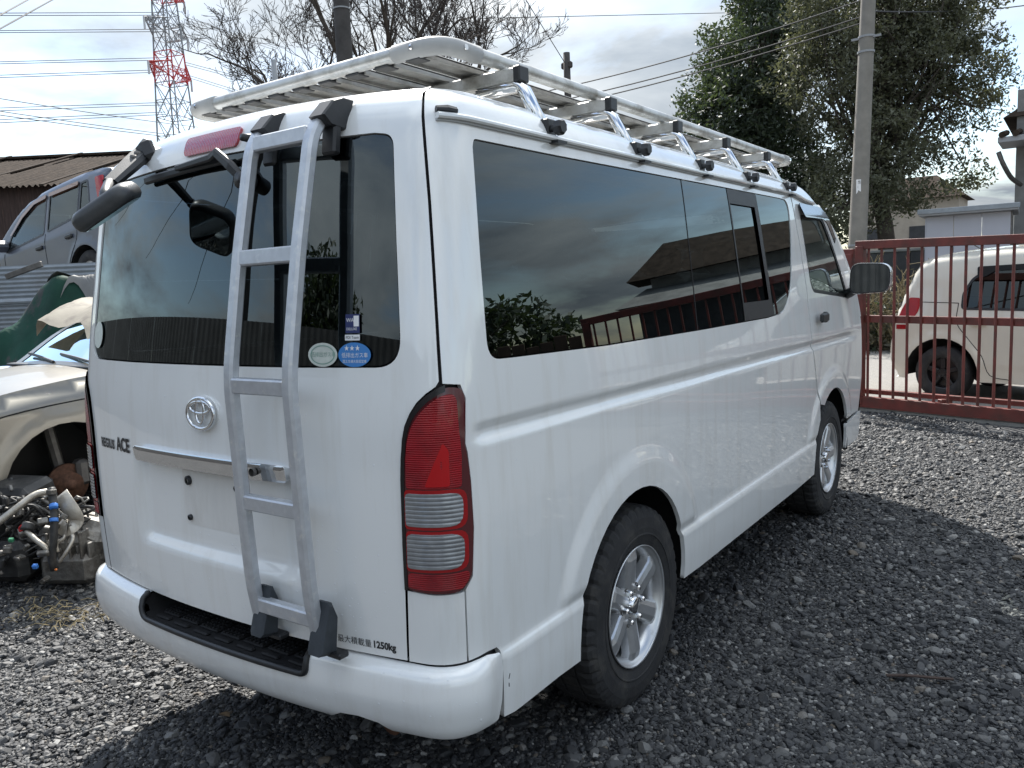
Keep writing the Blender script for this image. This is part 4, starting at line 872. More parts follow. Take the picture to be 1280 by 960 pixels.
slab('road', a_, b_, .17, 6.4, -.1, .012, 'asphalt_light'); slab('kerb', a_, b_, 6.4, 6.55, -.1, .12, 'concrete')

# concrete pole behind the gate, with its plate and band
def pole(base, top, r0, r1, m, label, extras=(), name='utility_pole', group='utility poles'):
    base = np.array(base, float); top = np.array(top, float); t = thing(name, label, 'pole', base, 0, group); d = top-base
    B().add(*tube([d*k for k in np.linspace(0, 1, 8)], r0, 20, scale=[1+(r1/r0-1)*k for k in np.linspace(0, 1, 8)])).build('shaft', m, t, True); return t
pb0 = at(1069.5, 360, 16.); pt0 = at(1088, -60, 16.); dd = (pt0-pb0)/(pt0[2]-pb0[2]); base = pb0-dd*pb0[2]; top = base+dd*9.5
pr_ = pole(base, top, .185, .12, 'pole_concrete', 'grey concrete utility pole with white number plate behind the red gate')
def on_pole(zc): return dd*zc
q = on_pole(3.08)+np.array([.01, -.172, 0]); pl_ = B().add(*boxg(q, (.085, .008, .30), .002, rotz(.15))).build('number_plate', 'print_white', pr_)
for i, zc in enumerate((3.17, 3.08, 2.99)):
    V, F = text_mesh('西17'[i], .07); mk('lettering', np.stack([V[:, 0]-.03+q[0], np.full(len(V), q[1]-.006), V[:, 1]+zc-.02], 1), F, 'print_black', pl_)
for zc, r_ in ((6.05, .155), (5.75, .158), (1.95, .18)): B().add(*[x if i else x+on_pole(zc) for i, x in enumerate(lathe([(r_-.01, -.02), (r_+.006, -.02), (r_+.006, .02), (r_-.01, .02)], 20, 'z'))]).build('band', 'steel_grey', pr_)
B().add(*boxg(on_pole(6.03)+np.array([0, -.05, 0]), (.55, .04, .04))).build('arm', 'steel_grey', pr_)
pb1 = at(430.5, 90, 17.); pt1 = at(430, -40, 17.)
p1 = pole((pb1[0], pb1[1], 0), (pb1[0]-.05, pb1[1]+.1, 9.4), .185, .165, 'pole_dark', 'dark wooden utility pole rising behind the roof rack among bare branches')
B().add(*[x if i else x+np.array([-.03, .07, 7.38]) for i, x in enumerate(lathe([(.17, -.015), (.18, -.015), (.18, .015), (.17, .015)], 20, 'z'))]).build('band', 'steel_grey', p1)
pb2 = at(708, 66, 20.); p2 = pole((pb2[0], pb2[1], 0), (pb2[0], pb2[1], pb2[2]), .10, .085, 'pole_dark', 'short dark wooden pole showing its top above the roof rack')
B().add(*boxg((0, 0, pb2[2]-.3), (.30, .12, .16), .03)).build('clamp', 'pole_dark', p2)
pb3 = at(342, 75, 15.); p3 = pole((pb3[0], pb3[1], 0), (pb3[0], pb3[1], pb3[2]), .05, .05, 'steel_grey', 'thin grey steel post behind the left of the roof rack')
B().add(*tube([(0, 0, pb3[2]-.1), (-.28, .1, pb3[2]-.75)], .02, 6)).build('stay', 'steel_grey', p3)

# wires
def wire(name, pts, r, label, group, sag=.0, n=14, m='wire_black', spacers=0):
    a, b = [np.array(p) for p in pts]; P_ = [a+(b-a)*t-np.array([0, 0, sag*4*t*(1-t)]) for t in np.linspace(0, 1, n)]
    o = B().add(*tube(P_, r, 5)).build(name, m); tag(o, label, 'cable', group); return o
for (x0, y0, d0, x1, y1, d1) in ((715, 104, 20, 1092, -5, 17), (700, 122, 20, 1092, 16, 17), (690, 131, 20.2, 1092, 24, 17)):
    wire('power_cable', (at(x0-60, y0+16, d0+2), at(x1, y1, d1)), .016, ('highest', 'middle', 'lowest')[int(y0 > 110)+int(y0 > 125)]+' of three cables from the short pole past the evergreen trees', 'cables by the evergreen trees', .15)
wire('guy_wire', (at(655, -4, 18), at(707, 80, 20)), .010, 'thin stay wire slanting down to the short dark pole', 'stay wires')
wire('power_cable', (at(600, 23, 40), at(1000, 14, 60)), .020, 'thin far cable crossing the sky above the roof rack', 'far cable')
wire('power_cable', (at(1088, 14, 17), at(1300, 4, 24)), .016, 'cable running right from the concrete pole', 'cable right of the concrete pole', .1)
for (x0, y0, x1, y1) in ((-20, 30, 45, -6), (-20, 47, 72, -4)): wire('power_cable', (at(x0, y0, 14), at(x1, y1, 18)), .014, ('shorter' if x1 < 50 else 'longer')+' of two cables slanting steeply above the transmission lines', 'steep near cables')
for (x0, y0, x1, y1) in ((-20, 136, 206, 166), (-20, 141, 206, 168.5), (-20, 120, 206, 153)): wire('power_cable', (at(x0, y0, 40), at(x1+60, y1+8, 75)), .026, {136: 'upper of two close dark cables sloping down before the pylon', 141: 'lower of two close dark cables sloping down before the pylon', 120: 'faint single cable sloping down above two darker cables'}[y0], 'low far cables', .1)

# lattice pylon
pb = at(238, 360, 112.); pyl = thing('transmission_tower', 'tall lattice steel pylon with red and white bands', 'pylon', (pb[0], pb[1], 0), .35)
def strut(b, p, q, r): b.add(*tube([p, q], r, 4))
zs = [0, 8, 15, 21, 26, 30.5, 34.5, 38, 41, 44, 47, 50]; hwid = lambda z: 2.55-1.35*min(z/38., 1.1)
for i in range(len(zs)-1):
    b = B()
    z0, z1 = zs[i], zs[i+1]; w0, w1 = hwid(z0), hwid(z1); c0 = [(-w0, -w0, z0), (w0, -w0, z0), (w0, w0, z0), (-w0, w0, z0)]; c1 = [(-w1, -w1, z1), (w1, -w1, z1), (w1, w1, z1), (-w1, w1, z1)]
    for k in range(4):
        j = (k+1) % 4; strut(b, c0[k], c1[k], .11); strut(b, c0[k], c1[j], .065); strut(b, c0[j], c1[k], .065); strut(b, c1[k], c1[j], .065)
        m0 = (np.array(c0[k])+c0[j])/2; m1_ = (np.array(c1[k])+c1[j])/2; strut(b, (np.array(c0[k])+c1[k])/2, (np.array(c0[j])+c1[j])/2, .05); strut(b, m0, (np.array(c0[k])+c1[k])/2, .045); strut(b, m0, (np.array(c0[j])+c1[j])/2, .045)
    b.build('lattice_section', 'steel_red' if zs[i] in (30.5, 41, 44) else 'steel_grey', pyl)
for z, m in ((32., 'steel_red'), (37.5, 'steel_grey'), (42.5, 'steel_red')):
    for s in (1, -1):
        b = B(); w0 = hwid(z); tip = np.array([s*.5, s*(-5.0), z+.2])
        for zz_ in (z-1.1, z+1.1):
            for q in (-w0, w0): strut(b, (q, -s*w0, zz_), tip, .09)
        for k in np.linspace(.2, .8, 4):
            e = [np.array([q, -s*w0, zz_])*(1-k)+tip*k for zz_ in (z-1.1, z+1.1) for q in (-w0, w0)]
            for a in range(4):
                for c_ in range(a): strut(b, e[a], e[c_], .05)
        b.build('cross_arm', m, pyl); B().add(*tube([tip, tip-np.array([0, 0, 1.6])], .14, 6)).build('insulator', 'steel_white', pyl)
LV = ('topmost', 'second highest', 'third highest', 'fourth highest', 'fifth highest', 'lowest')
for i, (ya, yb, yc) in enumerate(((16.5, 15.5, 60), (19.5, 19, 63), (38.5, 36.5, 85), (41, 39.5, 88), (78, 72, 108), (80.5, 75, 111), (95, 87, 128), (98, 90, 131), (136, 128, 165), (139.5, 131, 168), (151, 140, 180), (155, 143, 183))):
    nm = ('upper' if i % 2 == 0 else 'lower')+' wire of the '+LV[i//2]+' pair'
    wire('transmission_line', (at(-30, ya, 85), at(207, yb, 112)), .042, nm+' strung level over the barn to the pylon', 'transmission lines', .0)
    if yc < 140: wire('transmission_line', (at(232, yb+6, 112), at(345, yc, 150)), .042, nm+' dropping from the pylon behind the bare trees', 'transmission lines', .0)

# corrugated sheet wall helper: vertical or horizontal ribs
def sheet(name, a, b, z0, z1, pitch, amp, m, parent, vertical=True, lean=0.):
    a = np.array(a, float); b = np.array(b, float); L = np.linalg.norm(b-a); d = (b-a)/L; n_ = np.array([-d[1], d[0]]); V = []; F = []
    if vertical:
        k = max(2, int(L/pitch*4))
        for i in range(k+1):
            s = L*i/k; o = amp*math.sin(2*math.pi*s/pitch); p = a+d*s+n_*o; V += [(p[0], p[1], z0), (p[0]+n_[0]*lean, p[1]+n_[1]*lean, z1)]
            if i: F.append((2*i-2, 2*i, 2*i+1, 2*i-1))
    else:
        k = max(2, int((z1-z0)/pitch*4))
        for i in range(k+1):
            z = z0+(z1-z0)*i/k; o = amp*math.sin(2*math.pi*z/pitch); p = a+n_*o; q = b+n_*o; V += [(p[0], p[1], z), (q[0], q[1], z)]
            if i: F.append((2*i-2, 2*i-1, 2*i+1, 2*i))
    return mk(name, V, F, m, parent, True)
# sheet fence of horizontal ribs on the left
fa, fb_ = np.array([-9.4, 1.7]), np.array([-5.2, 4.75]); fen = thing('sheet_fence', 'pale corrugated sheet fence below the dark silver car', 'fence')
for i in range(3):
    p, q = fa+(fb_-fa)*i/3, fa+(fb_-fa)*(i+1)/3+(fb_-fa)*.01; sheet('sheet', p, q, 0, 1.90+.02*(i % 2), .050, .008, 'zinc_sheet', fen, False)
    for tt in (0, 1): B().add(*boxg((*(p+(q-p)*tt+np.array([-.05, .08])), .98), (.07, .07, 1.96))).build('post', 'steel_dark', fen)
ft = at(30, 338, 8.75); B().add(*boxg((ft[0], ft[1], ft[2]), (.42, .04, .06), .004, rotz(math.atan2(3.05, 4.2))@roty(-.30))).build('loose_plank', 'steel_dark', fen)
B().add(*tube([(*(fa+np.array([.10, -.12])), 1.52), (*(fb_+np.array([.10, -.12])), 1.52)], .03, 8)).build('rail', 'zinc_sheet', fen)
# barn
barn = thing('old_barn', 'rusty brown sheet barn with weathered corrugated roof', 'barn')
e0, e1 = np.array([-31., 1.2]), np.array([-13.5, 12.9]); wd = (e1-e0)/np.linalg.norm(e1-e0); wn = np.array([-wd[1], wd[0]])
L = np.linalg.norm(e1-e0)
nsh = 16
for i in range(nsh):
    p, q = e0+wd*L*i/nsh, e0+wd*L*(i+1)/nsh; sheet('wall_sheet', p+wn*.02*(i % 2), q+wn*.02*(i % 2), 0, 4.5, .12, .012, 'rust_sheet', barn)
for i in range(nsh):
    for j in range(3):
        p = e0+wd*(L+.6)*i/nsh-wd*.3; q = p+wd*((L+.6)/nsh+.06); V = []; F = []; k = 40
        for s_ in range(k+1):
            b2 = p+(q-p)*s_/k; o = .032*math.sin(2*math.pi*s_/k*9)
            for t in (j*2.05-.35, (j+1)*2.05-.25): V.append((b2[0]+wn[0]*t, b2[1]+wn[1]*t, 4.42+(t)*.30+o+.06*(2-j)))
            if s_: F.append((2*s_-2, 2*s_, 2*s_+1, 2*s_-1))
        mk('roof_sheet', V, F, 'roof_sheet', barn, True)
for i in range(1, 9):
    p = e0+wd*L*i/9; B().add(*sweep([(*(p-wn*.36), 4.42-.108+.13), (*(p+wn*6.0), 4.42+1.8+.11)], rectsec(.10, .05))).build('roof_batten', 'roof_sheet', barn)
sheet('gable_sheet', e1, e1+wn*6.2, 0, 4.4, .12, .012, 'rust_sheet', barn)
B().add(*sweep([(*(e0+wn*5.9), 6.24), (*(e1+wn*5.9), 6.24)], rectsec(.4, .08))).build('ridge_cap', 'roof_sheet', barn)
# tarpaulin over a heap
tp_ = thing('tarp_heap', 'green and grey tarpaulin thrown over a heap behind the wreck', 'tarpaulin', (-5.35, 2.10, 0))
HX = np.array([.816, .578]); HT = np.array([.85, -.52])           # along the ridge, down the near face
def heap_cloth(s0, s1, t0, t1, lift, m, nm, n, seed):
    r_ = np.random.default_rng(seed); ph = r_.uniform(0, 6, 8); V = []; F = []
    for i in range(n+1):
        for j in range(n+1):
            t_ = t0+(t1-t0)*j/n; s_ = s0+(s1-s0)*i/n+(1-i/n)*(.14*math.sin(9*t_+ph[4])+.06*math.sin(23*t_)); t_ += (j/n)*(.10*math.sin(8*s_+ph[5])+.05*math.sin(19*s_))
            h = float(np.interp(s_, [-1.6, -.8, -.39, -.05, .12, .4, 1.0, 1.6], [.25, .88, 1.30, 1.63, 1.70, 1.68, 1.62, 1.2]))
            z = h-(1.75*max(0, t_)**1.15)-.5*max(0, -t_)**1.3
            w_ = .05*math.sin(7*s_+4*t_+ph[0])+.035*math.sin(13*s_-5*t_+ph[1])+.022*math.sin(21*s_+9*t_+ph[2])+.05*abs(math.sin(4.5*s_-3*t_+ph[3]))
            p = HX*s_+HT*(t_+.6*w_); V.append((p[0], p[1], max(.01, z+.5*w_-.03+lift)))
            if i and j: k = i*(n+1)+j; F.append((k-n-2, k-1, k, k-n-1))
    return mk(nm, V, F, m, tp_, True)
heap_cloth(-1.6, 1.6, -1.1, .98, 0., 'tarp_green', 'green_sheet', 56, 3)
heap_cloth(.10, 1.5, -.7, .20, .035, 'tarp_silver', 'silver_sheet', 36, 3)
# drum at the frame's left
dr_ = at(-2, 455, 6.4); drum = thing('plastic_drum', 'pale blue plastic drum beside the tarpaulin heap', 'drum', (dr_[0]-.12, dr_[1], 0))
B().add(*lathe([(0, .02), (.26, .02), (.28, .06), (.28, .35), (.29, .37), (.28, .39), (.28, .68), (.29, .70), (.28, .72), (.26, .92), (.18, .98), (0, .99)], 28, 'z')).build('shell', mat('drum_blue', (.16, .27, .55), .4, var=.1, vscale=4), drum, True)
B().add(*lathe([(.265, .90), (.30, .91), (.30, .95), (.24, .975)], 28, 'z')).build('lid_ring', 'print_white', drum, True)

# engine and gearbox lying on the gravel
mat('cast_alloy', (.19, .183, .17), .5, .6, var=.35, vscale=12, dirt=(.07, .06, .05), dscale=10, dlo=.45, dhi=.7, bump=.5, bscale=40); mat('engine_black', (.02, .02, .02), .55, var=.4, vscale=20, dirt=(.09, .085, .08), dscale=14, dlo=.5, dhi=.8); mat('tape_blue', (.05, .2, .6), .5); mat('foil_metal', (.42, .39, .34), .45, .7, var=.2, vscale=10, bump=.4, bscale=25)
en = thing('scrap_engine', 'greasy scrap engine with gearbox, pipes and hoses on the gravel', 'engine', (-2.45, .62, 0))
rg = random.Random(5)
gb_ = B(); ex = np.array([.86, .50, 0]); ex /= np.linalg.norm(ex); Rg = rotz(math.atan2(.5, .86))
prof = [(0, -.02), (.13, -.02), (.15, .02), (.145, .08), (.17, .10), (.175, .13), (.15, .16), (.12, .26), (.10, .30), (.10, .36), (.06, .37), (.06, .42), (0, .42)]
V, F = lathe(prof, 26, 'x', lambda i, j: (.012 if i % 4 == 0 else 0) if 2 <= j <= 9 else 0); gb_.add(V@Rg.T+np.array([.02, .02, .20]), F)
for k in range(9): gb_.add(*[x if i else x@Rg.T+np.array([.02, .02, .20]) for i, x in enumerate(boxg((.04+.03*k, -.12-.02*(k % 2), -.02+.05*math.sin(k*2)), (.014, .08, .14), .004))])
gb_.add(*[x if i else x@Rg.T+np.array([.0, .0, .12]) for i, x in enumerate(boxg((.18, -.10, -.02), (.28, .16, .16), .03))])
for k in range(12): a = k*.52; gb_.add(*[x if i else x@Rg.T+np.array([.02, .02, .20]) for i, x in enumerate(boxg((.115, .165*math.cos(a), .165*math.sin(a)), (.06, .03, .03), .008))])
gb_.build('gearbox', 'cast_alloy', en)
bk = B(); bk.add(*boxg((-.45, -.05, .22), (.55, .42, .36), .05, rotz(.35)@rotx(.2))); bk.add(*boxg((-.40, -.02, .44), (.50, .22, .12), .03, rotz(.3)@rotx(.2))); bk.add(*boxg((-.12, -.10, .14), (.25, .30, .22), .04, rotz(.5)))
for k in range(130): bk.add(*boxg((-.70+rg.random()*.75, -.34+rg.random()*.35, .04+rg.random()*.46), (.015+rg.random()*.06, .015+rg.random()*.05, .012+rg.random()*.045), .008, rotz(rg.random()*3)@rotx(rg.random()*3)))
bk.build('engine_block', 'engine_black', en)
mb = B()
for k in range(80): mb.add(*boxg((-.65+rg.random()*1.05, -.34+rg.random()*.32, .06+rg.random()*.42), (.012+rg.random()*.045, .010+rg.random()*.035, .008+rg.random()*.03), .004, rotz(rg.random()*3)@rotx(rg.random()*3)))
mb.build('bracket_cluster', 'cast_alloy', en)
def hose(pts, r, m, nm='hose'): B().add(*tube(smoothpath(pts, 6), r, 9)).build(nm, m, en, True)
def epx(px, py, d): return at(px, py, d)-np.array([-2.45, .62, 0])
hose([epx(-5, 655, 4.05), epx(25, 632, 4.1), epx(45, 618, 4.15), epx(66, 614, 4.2)], .018, 'foil_metal', 'pipe')
hose([epx(64, 610, 4.05), epx(68, 640, 4.02), epx(67, 670, 4.0), epx(65, 695, 4.0), epx(68, 712, 4.02)], .020, 'engine_black')
hose([epx(64.4, 612, 4.03), epx(64.4, 618, 4.03)], .024, 'cast_alloy', 'clip')
hose([epx(67, 631, 4.01), epx(67.3, 635, 4.0)], .0208, 'tape_blue', 'tape'); hose([epx(67.4, 648, 4.0), epx(67.2, 652, 3.995)], .0208, 'tape_blue', 'tape')
hose([epx(33, 664, 4.0), epx(45, 675, 3.98), epx(57, 685, 3.98), epx(61, 694, 4.0)], .013, 'foil_metal', 'pipe'); hose([epx(33, 663, 4.0), epx(36, 655, 4.02)], .030, 'engine_black', 'sensor')
hose([epx(81, 664, 4.05), epx(80, 672, 4.03), epx(71, 680, 4.02), epx(72, 690, 4.02)], .009, 'foil_metal', 'pipe'); hose([epx(88, 664, 4.05), epx(91, 674, 4.03), epx(83, 690, 4.0), epx(74, 703, 4.0)], .009, 'foil_metal', 'pipe')
for k in range(5): hose([epx(-5, 636+k*6, 4.2+.03*k), epx(20, 628+k*5, 4.2), epx(42, 621+k*4, 4.22), epx(62, 622+k*2, 4.25)], .007, 'engine_black')
for k in range(34): hose([epx(rg.uniform(-5, 120), rg.uniform(620, 700), 4.15+rg.random()*.2) for _ in range(4)], .004+.006*rg.random(), ('engine_black', 'engine_black', 'cast_alloy')[k % 3])
b = B(); pts = [epx(76, 618, 4.08), epx(84, 630, 4.05), epx(92, 642, 4.05), epx(95, 652, 4.06), epx(84, 661, 4.04), epx(74, 654, 4.05)]
b.add(*sweep(smoothpath(pts, 5), rectsec(.075, .006), up=(.5, -.6, .3))); b.build('heat_shield', 'foil_metal', en, True)
for (px_, py_, m, s_) in ((44, 708, 'tape_blue', .026), (14, 675, 'net_green', .024), (70, 712, 'amber', .014)): V, F = boxg(epx(px_, py_, 3.97), (s_, s_*.8, s_*.9), .004, rotz(.6)@rotx(.4)); B().add(V, F).build('connector', m, en)
hose([epx(24, 660, 4.0), epx(28, 657, 4.0), epx(29, 661, 4.0), epx(25, 664, 4.0), epx(24, 660, 4.0)], .005, 'lamp_bright_red', 'cable_tie')

# prefab shed, house corner, wall and net beyond the road
sh = thing('prefab_shed', 'pale grey panel shed with flat roof beyond the road', 'shed'); s0 = at(1157, 330, 17.); s1 = at(1262, 330, 16.2); sd_ = s1[:2]-s0[:2]; Ls = np.linalg.norm(sd_); sd_ /= Ls; sn = np.array([-sd_[1], sd_[0]]); sa = math.atan2(sd_[1], sd_[0])
np_ = 3
for i in range(np_): c_ = s0[:2]+sd_*Ls*(i+.5)/np_+sn*.03; B().add(*boxg((*c_, 1.27), (Ls/np_-.012, .05, 2.46), .004, rotz(sa))).build('wall_panel', 'shed_panel', sh)
c_ = s0[:2]+sn*.9; B().add(*boxg((*c_, 1.27), (.05, 1.75, 2.46), .004, rotz(sa))).build('wall_panel', 'shed_panel', sh)
c_ = s1[:2]+sn*.9; B().add(*boxg((*c_, 1.27), (.05, 1.75, 2.46), .004, rotz(sa))).build('wall_panel', 'steel_dark', sh)
c_ = s0[:2]+sd_*Ls/2+sn*.85; B().add(*boxg((*c_, 2.56), (Ls+.25, 2.1, .10), .01, rotz(sa))).build('roof', 'shed_trim', sh); B().add(*boxg((*(c_-sn*1.055), 2.60), (Ls+.30, .04, .10), .006, rotz(sa))).build('fascia', 'zinc_sheet', sh)
hs = thing('grey_house', 'tall grey house corner with tiled canopy beyond the shed', 'house'); h0 = at(1266, 330, 19.); h1 = h0+np.array([3.2, -.6, 0])
ctr = (h0+h1)/2; B().add(*boxg((ctr[0], ctr[1]+2.2, 2.7), (3.2, 4., 5.4), 0)).build('wall', 'wall_grey', hs)
ct = at(1263, 178, 18.2); B().add(*boxg((ct[0]+1.0, ct[1], ct[2]), (2.4, 1.3, .12), .01)).build('canopy', 'shed_trim', hs)
for k in range(9): B().add(*tube([(ct[0]-.12+k*.26, ct[1]-.7, ct[2]+.10), (ct[0]-.12+k*.26, ct[1]+.6, ct[2]+.30)], .07, 8)).build('canopy_tile', 'roof_sheet', hs)
ro_ = at(1275, 135, 18.8); V = [(ro_[0]-.3, ro_[1]-.5, ro_[2]-.25), (ro_[0]+4, ro_[1]-.5, ro_[2]-.25), (ro_[0]+4, ro_[1]+5, ro_[2]-.25), (ro_[0]-.3, ro_[1]+5, ro_[2]-.25), (ro_[0]+1.9, ro_[1]+.8, ro_[2]+1.3), (ro_[0]+1.9, ro_[1]+3.6, ro_[2]+1.3)]
mk('roof', V, [(0, 1, 4), (1, 2, 5, 4), (2, 3, 5), (3, 0, 4, 5), (0, 3, 2, 1)], 'roof_sheet', hs)
B().add(*tube(smoothpath([at(1248, 190, 18.0), at(1254, 205, 18.0), at(1264, 222, 18.2), at(1276, 231, 18.4)], 5), .05, 8)).build('drain_pipe', 'steel_dark', hs, True)
w0 = at(1086, 345, 19.); w1_ = at(1175, 345, 18.); wl = thing('block_wall', 'dark grey block wall behind the dry bushes', 'wall')
dv = (w1_-w0)[:2]; Lw = np.linalg.norm(dv); dv /= Lw; wa_ = math.atan2(dv[1], dv[0])
for i in range(-3, 6): c_ = w0[:2]+dv*(Lw*(i+.5)/5); B().add(*boxg((*c_, .92), (Lw/5-.015, .15, 1.84), .01, rotz(wa_))).build('wall_panel', 'wall_dark', wl)
B().add(*boxg((*(w0[:2]+dv*Lw/2), 1.87), (Lw*2.1, .2, .06), .01, rotz(wa_))).build('coping', 'wall_grey', wl)
fh = thing('far_house', 'beige rendered house far behind the wall under the trees', 'house'); f0 = at(1128, 300, 45.); B().add(*boxg((f0[0], f0[1]+2, 2.6), (5.5, 4, 5.2))).build('wall', 'render_beige', fh)
for dx in (-1.4, .9): B().add(*boxg((f0[0]+dx, f0[1]-.02, 3.3), (1.1, .1, .9))).build('window', 'wall_dark', fh)
V = [(f0[0]-3.1, f0[1]-.4, 5.2), (f0[0]+3.1, f0[1]-.4, 5.2), (f0[0]+3.1, f0[1]+4.4, 5.2), (f0[0]-3.1, f0[1]+4.4, 5.2), (f0[0]-1.4, f0[1]+2, 6.6), (f0[0]+1.4, f0[1]+2, 6.6)]; mk('roof', V, [(0, 1, 5, 4), (1, 2, 5), (2, 3, 4, 5), (3, 0, 4), (0, 3, 2, 1)], 'roof_sheet', fh)
nt_ = thing('green_netting', 'green netting fence seen past the driver window', 'netting'); n0 = at(1000, 340, 17.5); n1 = at(1062, 340, 17.); c_ = (n0+n1)/2
for i in range(4): q = n0+(n1-n0)*(i+.5)/4; B().add(*boxg((q[0], q[1], .9), (np.linalg.norm(n1-n0)/4-.02, .03, 1.8))).build('net_panel', 'net_green', nt_)

# surroundings of the yard behind and to the right of the camera (they show in the paint and the glass)
bw = thing('dark_sheet_wall', 'dark corrugated sheet wall along the rear of the yard', 'wall')
for i in range(16): p = np.array([-24.+i*1.8, 1.2-.50*i]); sheet('wall_sheet', p, p+np.array([1.8, -.50]), 0, 2.35, .14, .008, 'wall_dark', bw)
bpole = pole((-6.5, -5.6, 0), (-6.4, -5.7, 8.5), .16, .12, 'pole_dark', 'dark utility pole standing by the sheet wall behind the yard')
for k in range(4): wire('power_cable', ((-6.5, -5.6, 7.8-.5*k), (-34, 4-8*k, 8.5-.4*k)), .02, ('topmost', 'second', 'third', 'lowest')[k]+' black cable leading off the pole by the sheet wall', 'cables of the rear pole', .6)
wf = thing('board_fence', 'brown upright board fence beside the gate on the right of the yard', 'fence')
fs = g0+gdir*4.3
for i in range(44): p = fs+np.array([.85, -.52])*(.16*i); B().add(*boxg((p[0], p[1], .72+.04*math.sin(i*1.7)), (.145, .03, 1.45), .004, rotz(-.55))).build('board', 'wood_brown' if i < 14 else 'wall_dark', wf)
rb = thing('tiled_house', 'low house with broad tiled roof beyond the right of the yard', 'house'); rp = np.array([7.6, 25.0]); RB = rotz(-.35)
def rbx(nm, c_, d_, m, R2=None): V, F = boxg(c_, d_, 0); V = V@RB.T+np.array([rp[0], rp[1], 0]); return mk(nm, V, F, m, rb)
rbx('wall', (0, 2, 1.35), (9, 4, 2.7), 'wall_dark'); rbx('upper_wall', (.5, 2.6, 3.1), (7, 2.6, 1.0), 'wall_grey')
V = np.array([(-5.2, -.6, 2.55), (5.2, -.6, 2.55), (5.2, 5, 2.55), (-5.2, 5, 2.55), (-4.2, 1.4, 3.25), (4.2, 1.4, 3.25)])@RB.T+np.array([*rp, 0]); mk('lower_roof', V, [(0, 1, 5, 4), (1, 2, 5), (2, 3, 4, 5), (3, 0, 4)], 'wall_grey', rb)
V = np.array([(-4.2, .8, 3.6), (4.8, .8, 3.6), (4.8, 4.6, 3.6), (-4.2, 4.6, 3.6), (-2.6, 2.6, 4.9), (3.4, 2.6, 4.9)])@RB.T+np.array([*rp, 0]); mk('upper_roof', V, [(0, 1, 5, 4), (1, 2, 5), (2, 3, 4, 5), (3, 0, 4), (0, 3, 2, 1)], 'roof_sheet', rb)

# ------------------------------------------------------------------ trees
def grow(rg, start, direction, length, r0, depth, spread, up, segs, tips, kids=(2, 3), shrink=.74, bend=.22, rmin=.004, kmin=.35):
    """recursive limbs: appends (points, radii) to segs and end points to tips"""
    n = 5; p = np.array(start, float); d = np.array(direction, float); d /= np.linalg.norm(d); pts = [p.copy()]
    for i in range(n-1):
        d = d+np.array([rg.gauss(0, bend), rg.gauss(0, bend), rg.gauss(0, bend)+up])*.5; d /= np.linalg.norm(d); p = p+d*length/(n-1); pts.append(p.copy())
    r1 = max(rmin, r0*.62); segs.append((np.array(pts), np.linspace(r0, r1, n)))
    if depth <= 1: tips.append((pts[-1], d)); tips.append((pts[-3], d))
    if depth == 0: return
    for k in range(rg.randint(*kids)):
        i = rg.randint(max(1, int(n*kmin)), n-1) if k else n-1
        nd = d+np.array([rg.gauss(0, 1), rg.gauss(0, 1), rg.gauss(0, .7)])*spread; grow(rg, pts[i], nd, length*shrink*rg.uniform(.75, 1.15), max(rmin, r1*(.95 if k == 0 else .72)), depth-1, spread, up, segs, tips, kids, shrink, bend, rmin, kmin)
def limbs_mesh(segs, sides=lambda r: 8 if r > .05 else 5 if r > .015 else 3):
    b = B()
    for P_, R_ in segs: b.add(*sweep(P_, circ(1., sides(R_[0])), (.013, .021, 1), scale=R_, cap=False))
    return b
def leaves(nr, centres, n_per, rad, size, flat=.75):
    c = np.repeat(np.asarray(centres), n_per, 0); m = len(c); off = nr.normal(0, 1, (m, 3)); off /= np.linalg.norm(off, axis=1)[:, None]; off *= (nr.random((m, 1))**.5)*rad; off[:, 2] *= flat
    p = c+off; a = nr.normal(0, 1, (m, 3)); a /= np.linalg.norm(a, axis=1)[:, None]; b = np.cross(a, nr.normal(0, 1, (m, 3))); b /= np.linalg.norm(b, axis=1)[:, None]
    s = size*nr.uniform(.6, 1.35, (m, 1)); V = np.stack([p-a*s, p+b*s*.42, p+a*s, p-b*s*.42], 1).reshape(-1, 3); F = np.arange(4*m).reshape(m, 4)
    return V, F
def leaf_obj(name, V, F, m, parent):
    me = bpy.data.meshes.new(name); me.vertices.add(len(V)); me.vertices.foreach_set('co', V.ravel()); n = len(F); me.loops.add(4*n); me.loops.foreach_set('vertex_index', F.ravel().astype(np.int32)); me.polygons.add(n); me.polygons.foreach_set('loop_start', np.arange(0, 4*n, 4, dtype=np.int32)); me.update(calc_edges=True); me.materials.append(MAT[m])
    o = link(bpy.data.objects.new(name, me), parent); return o
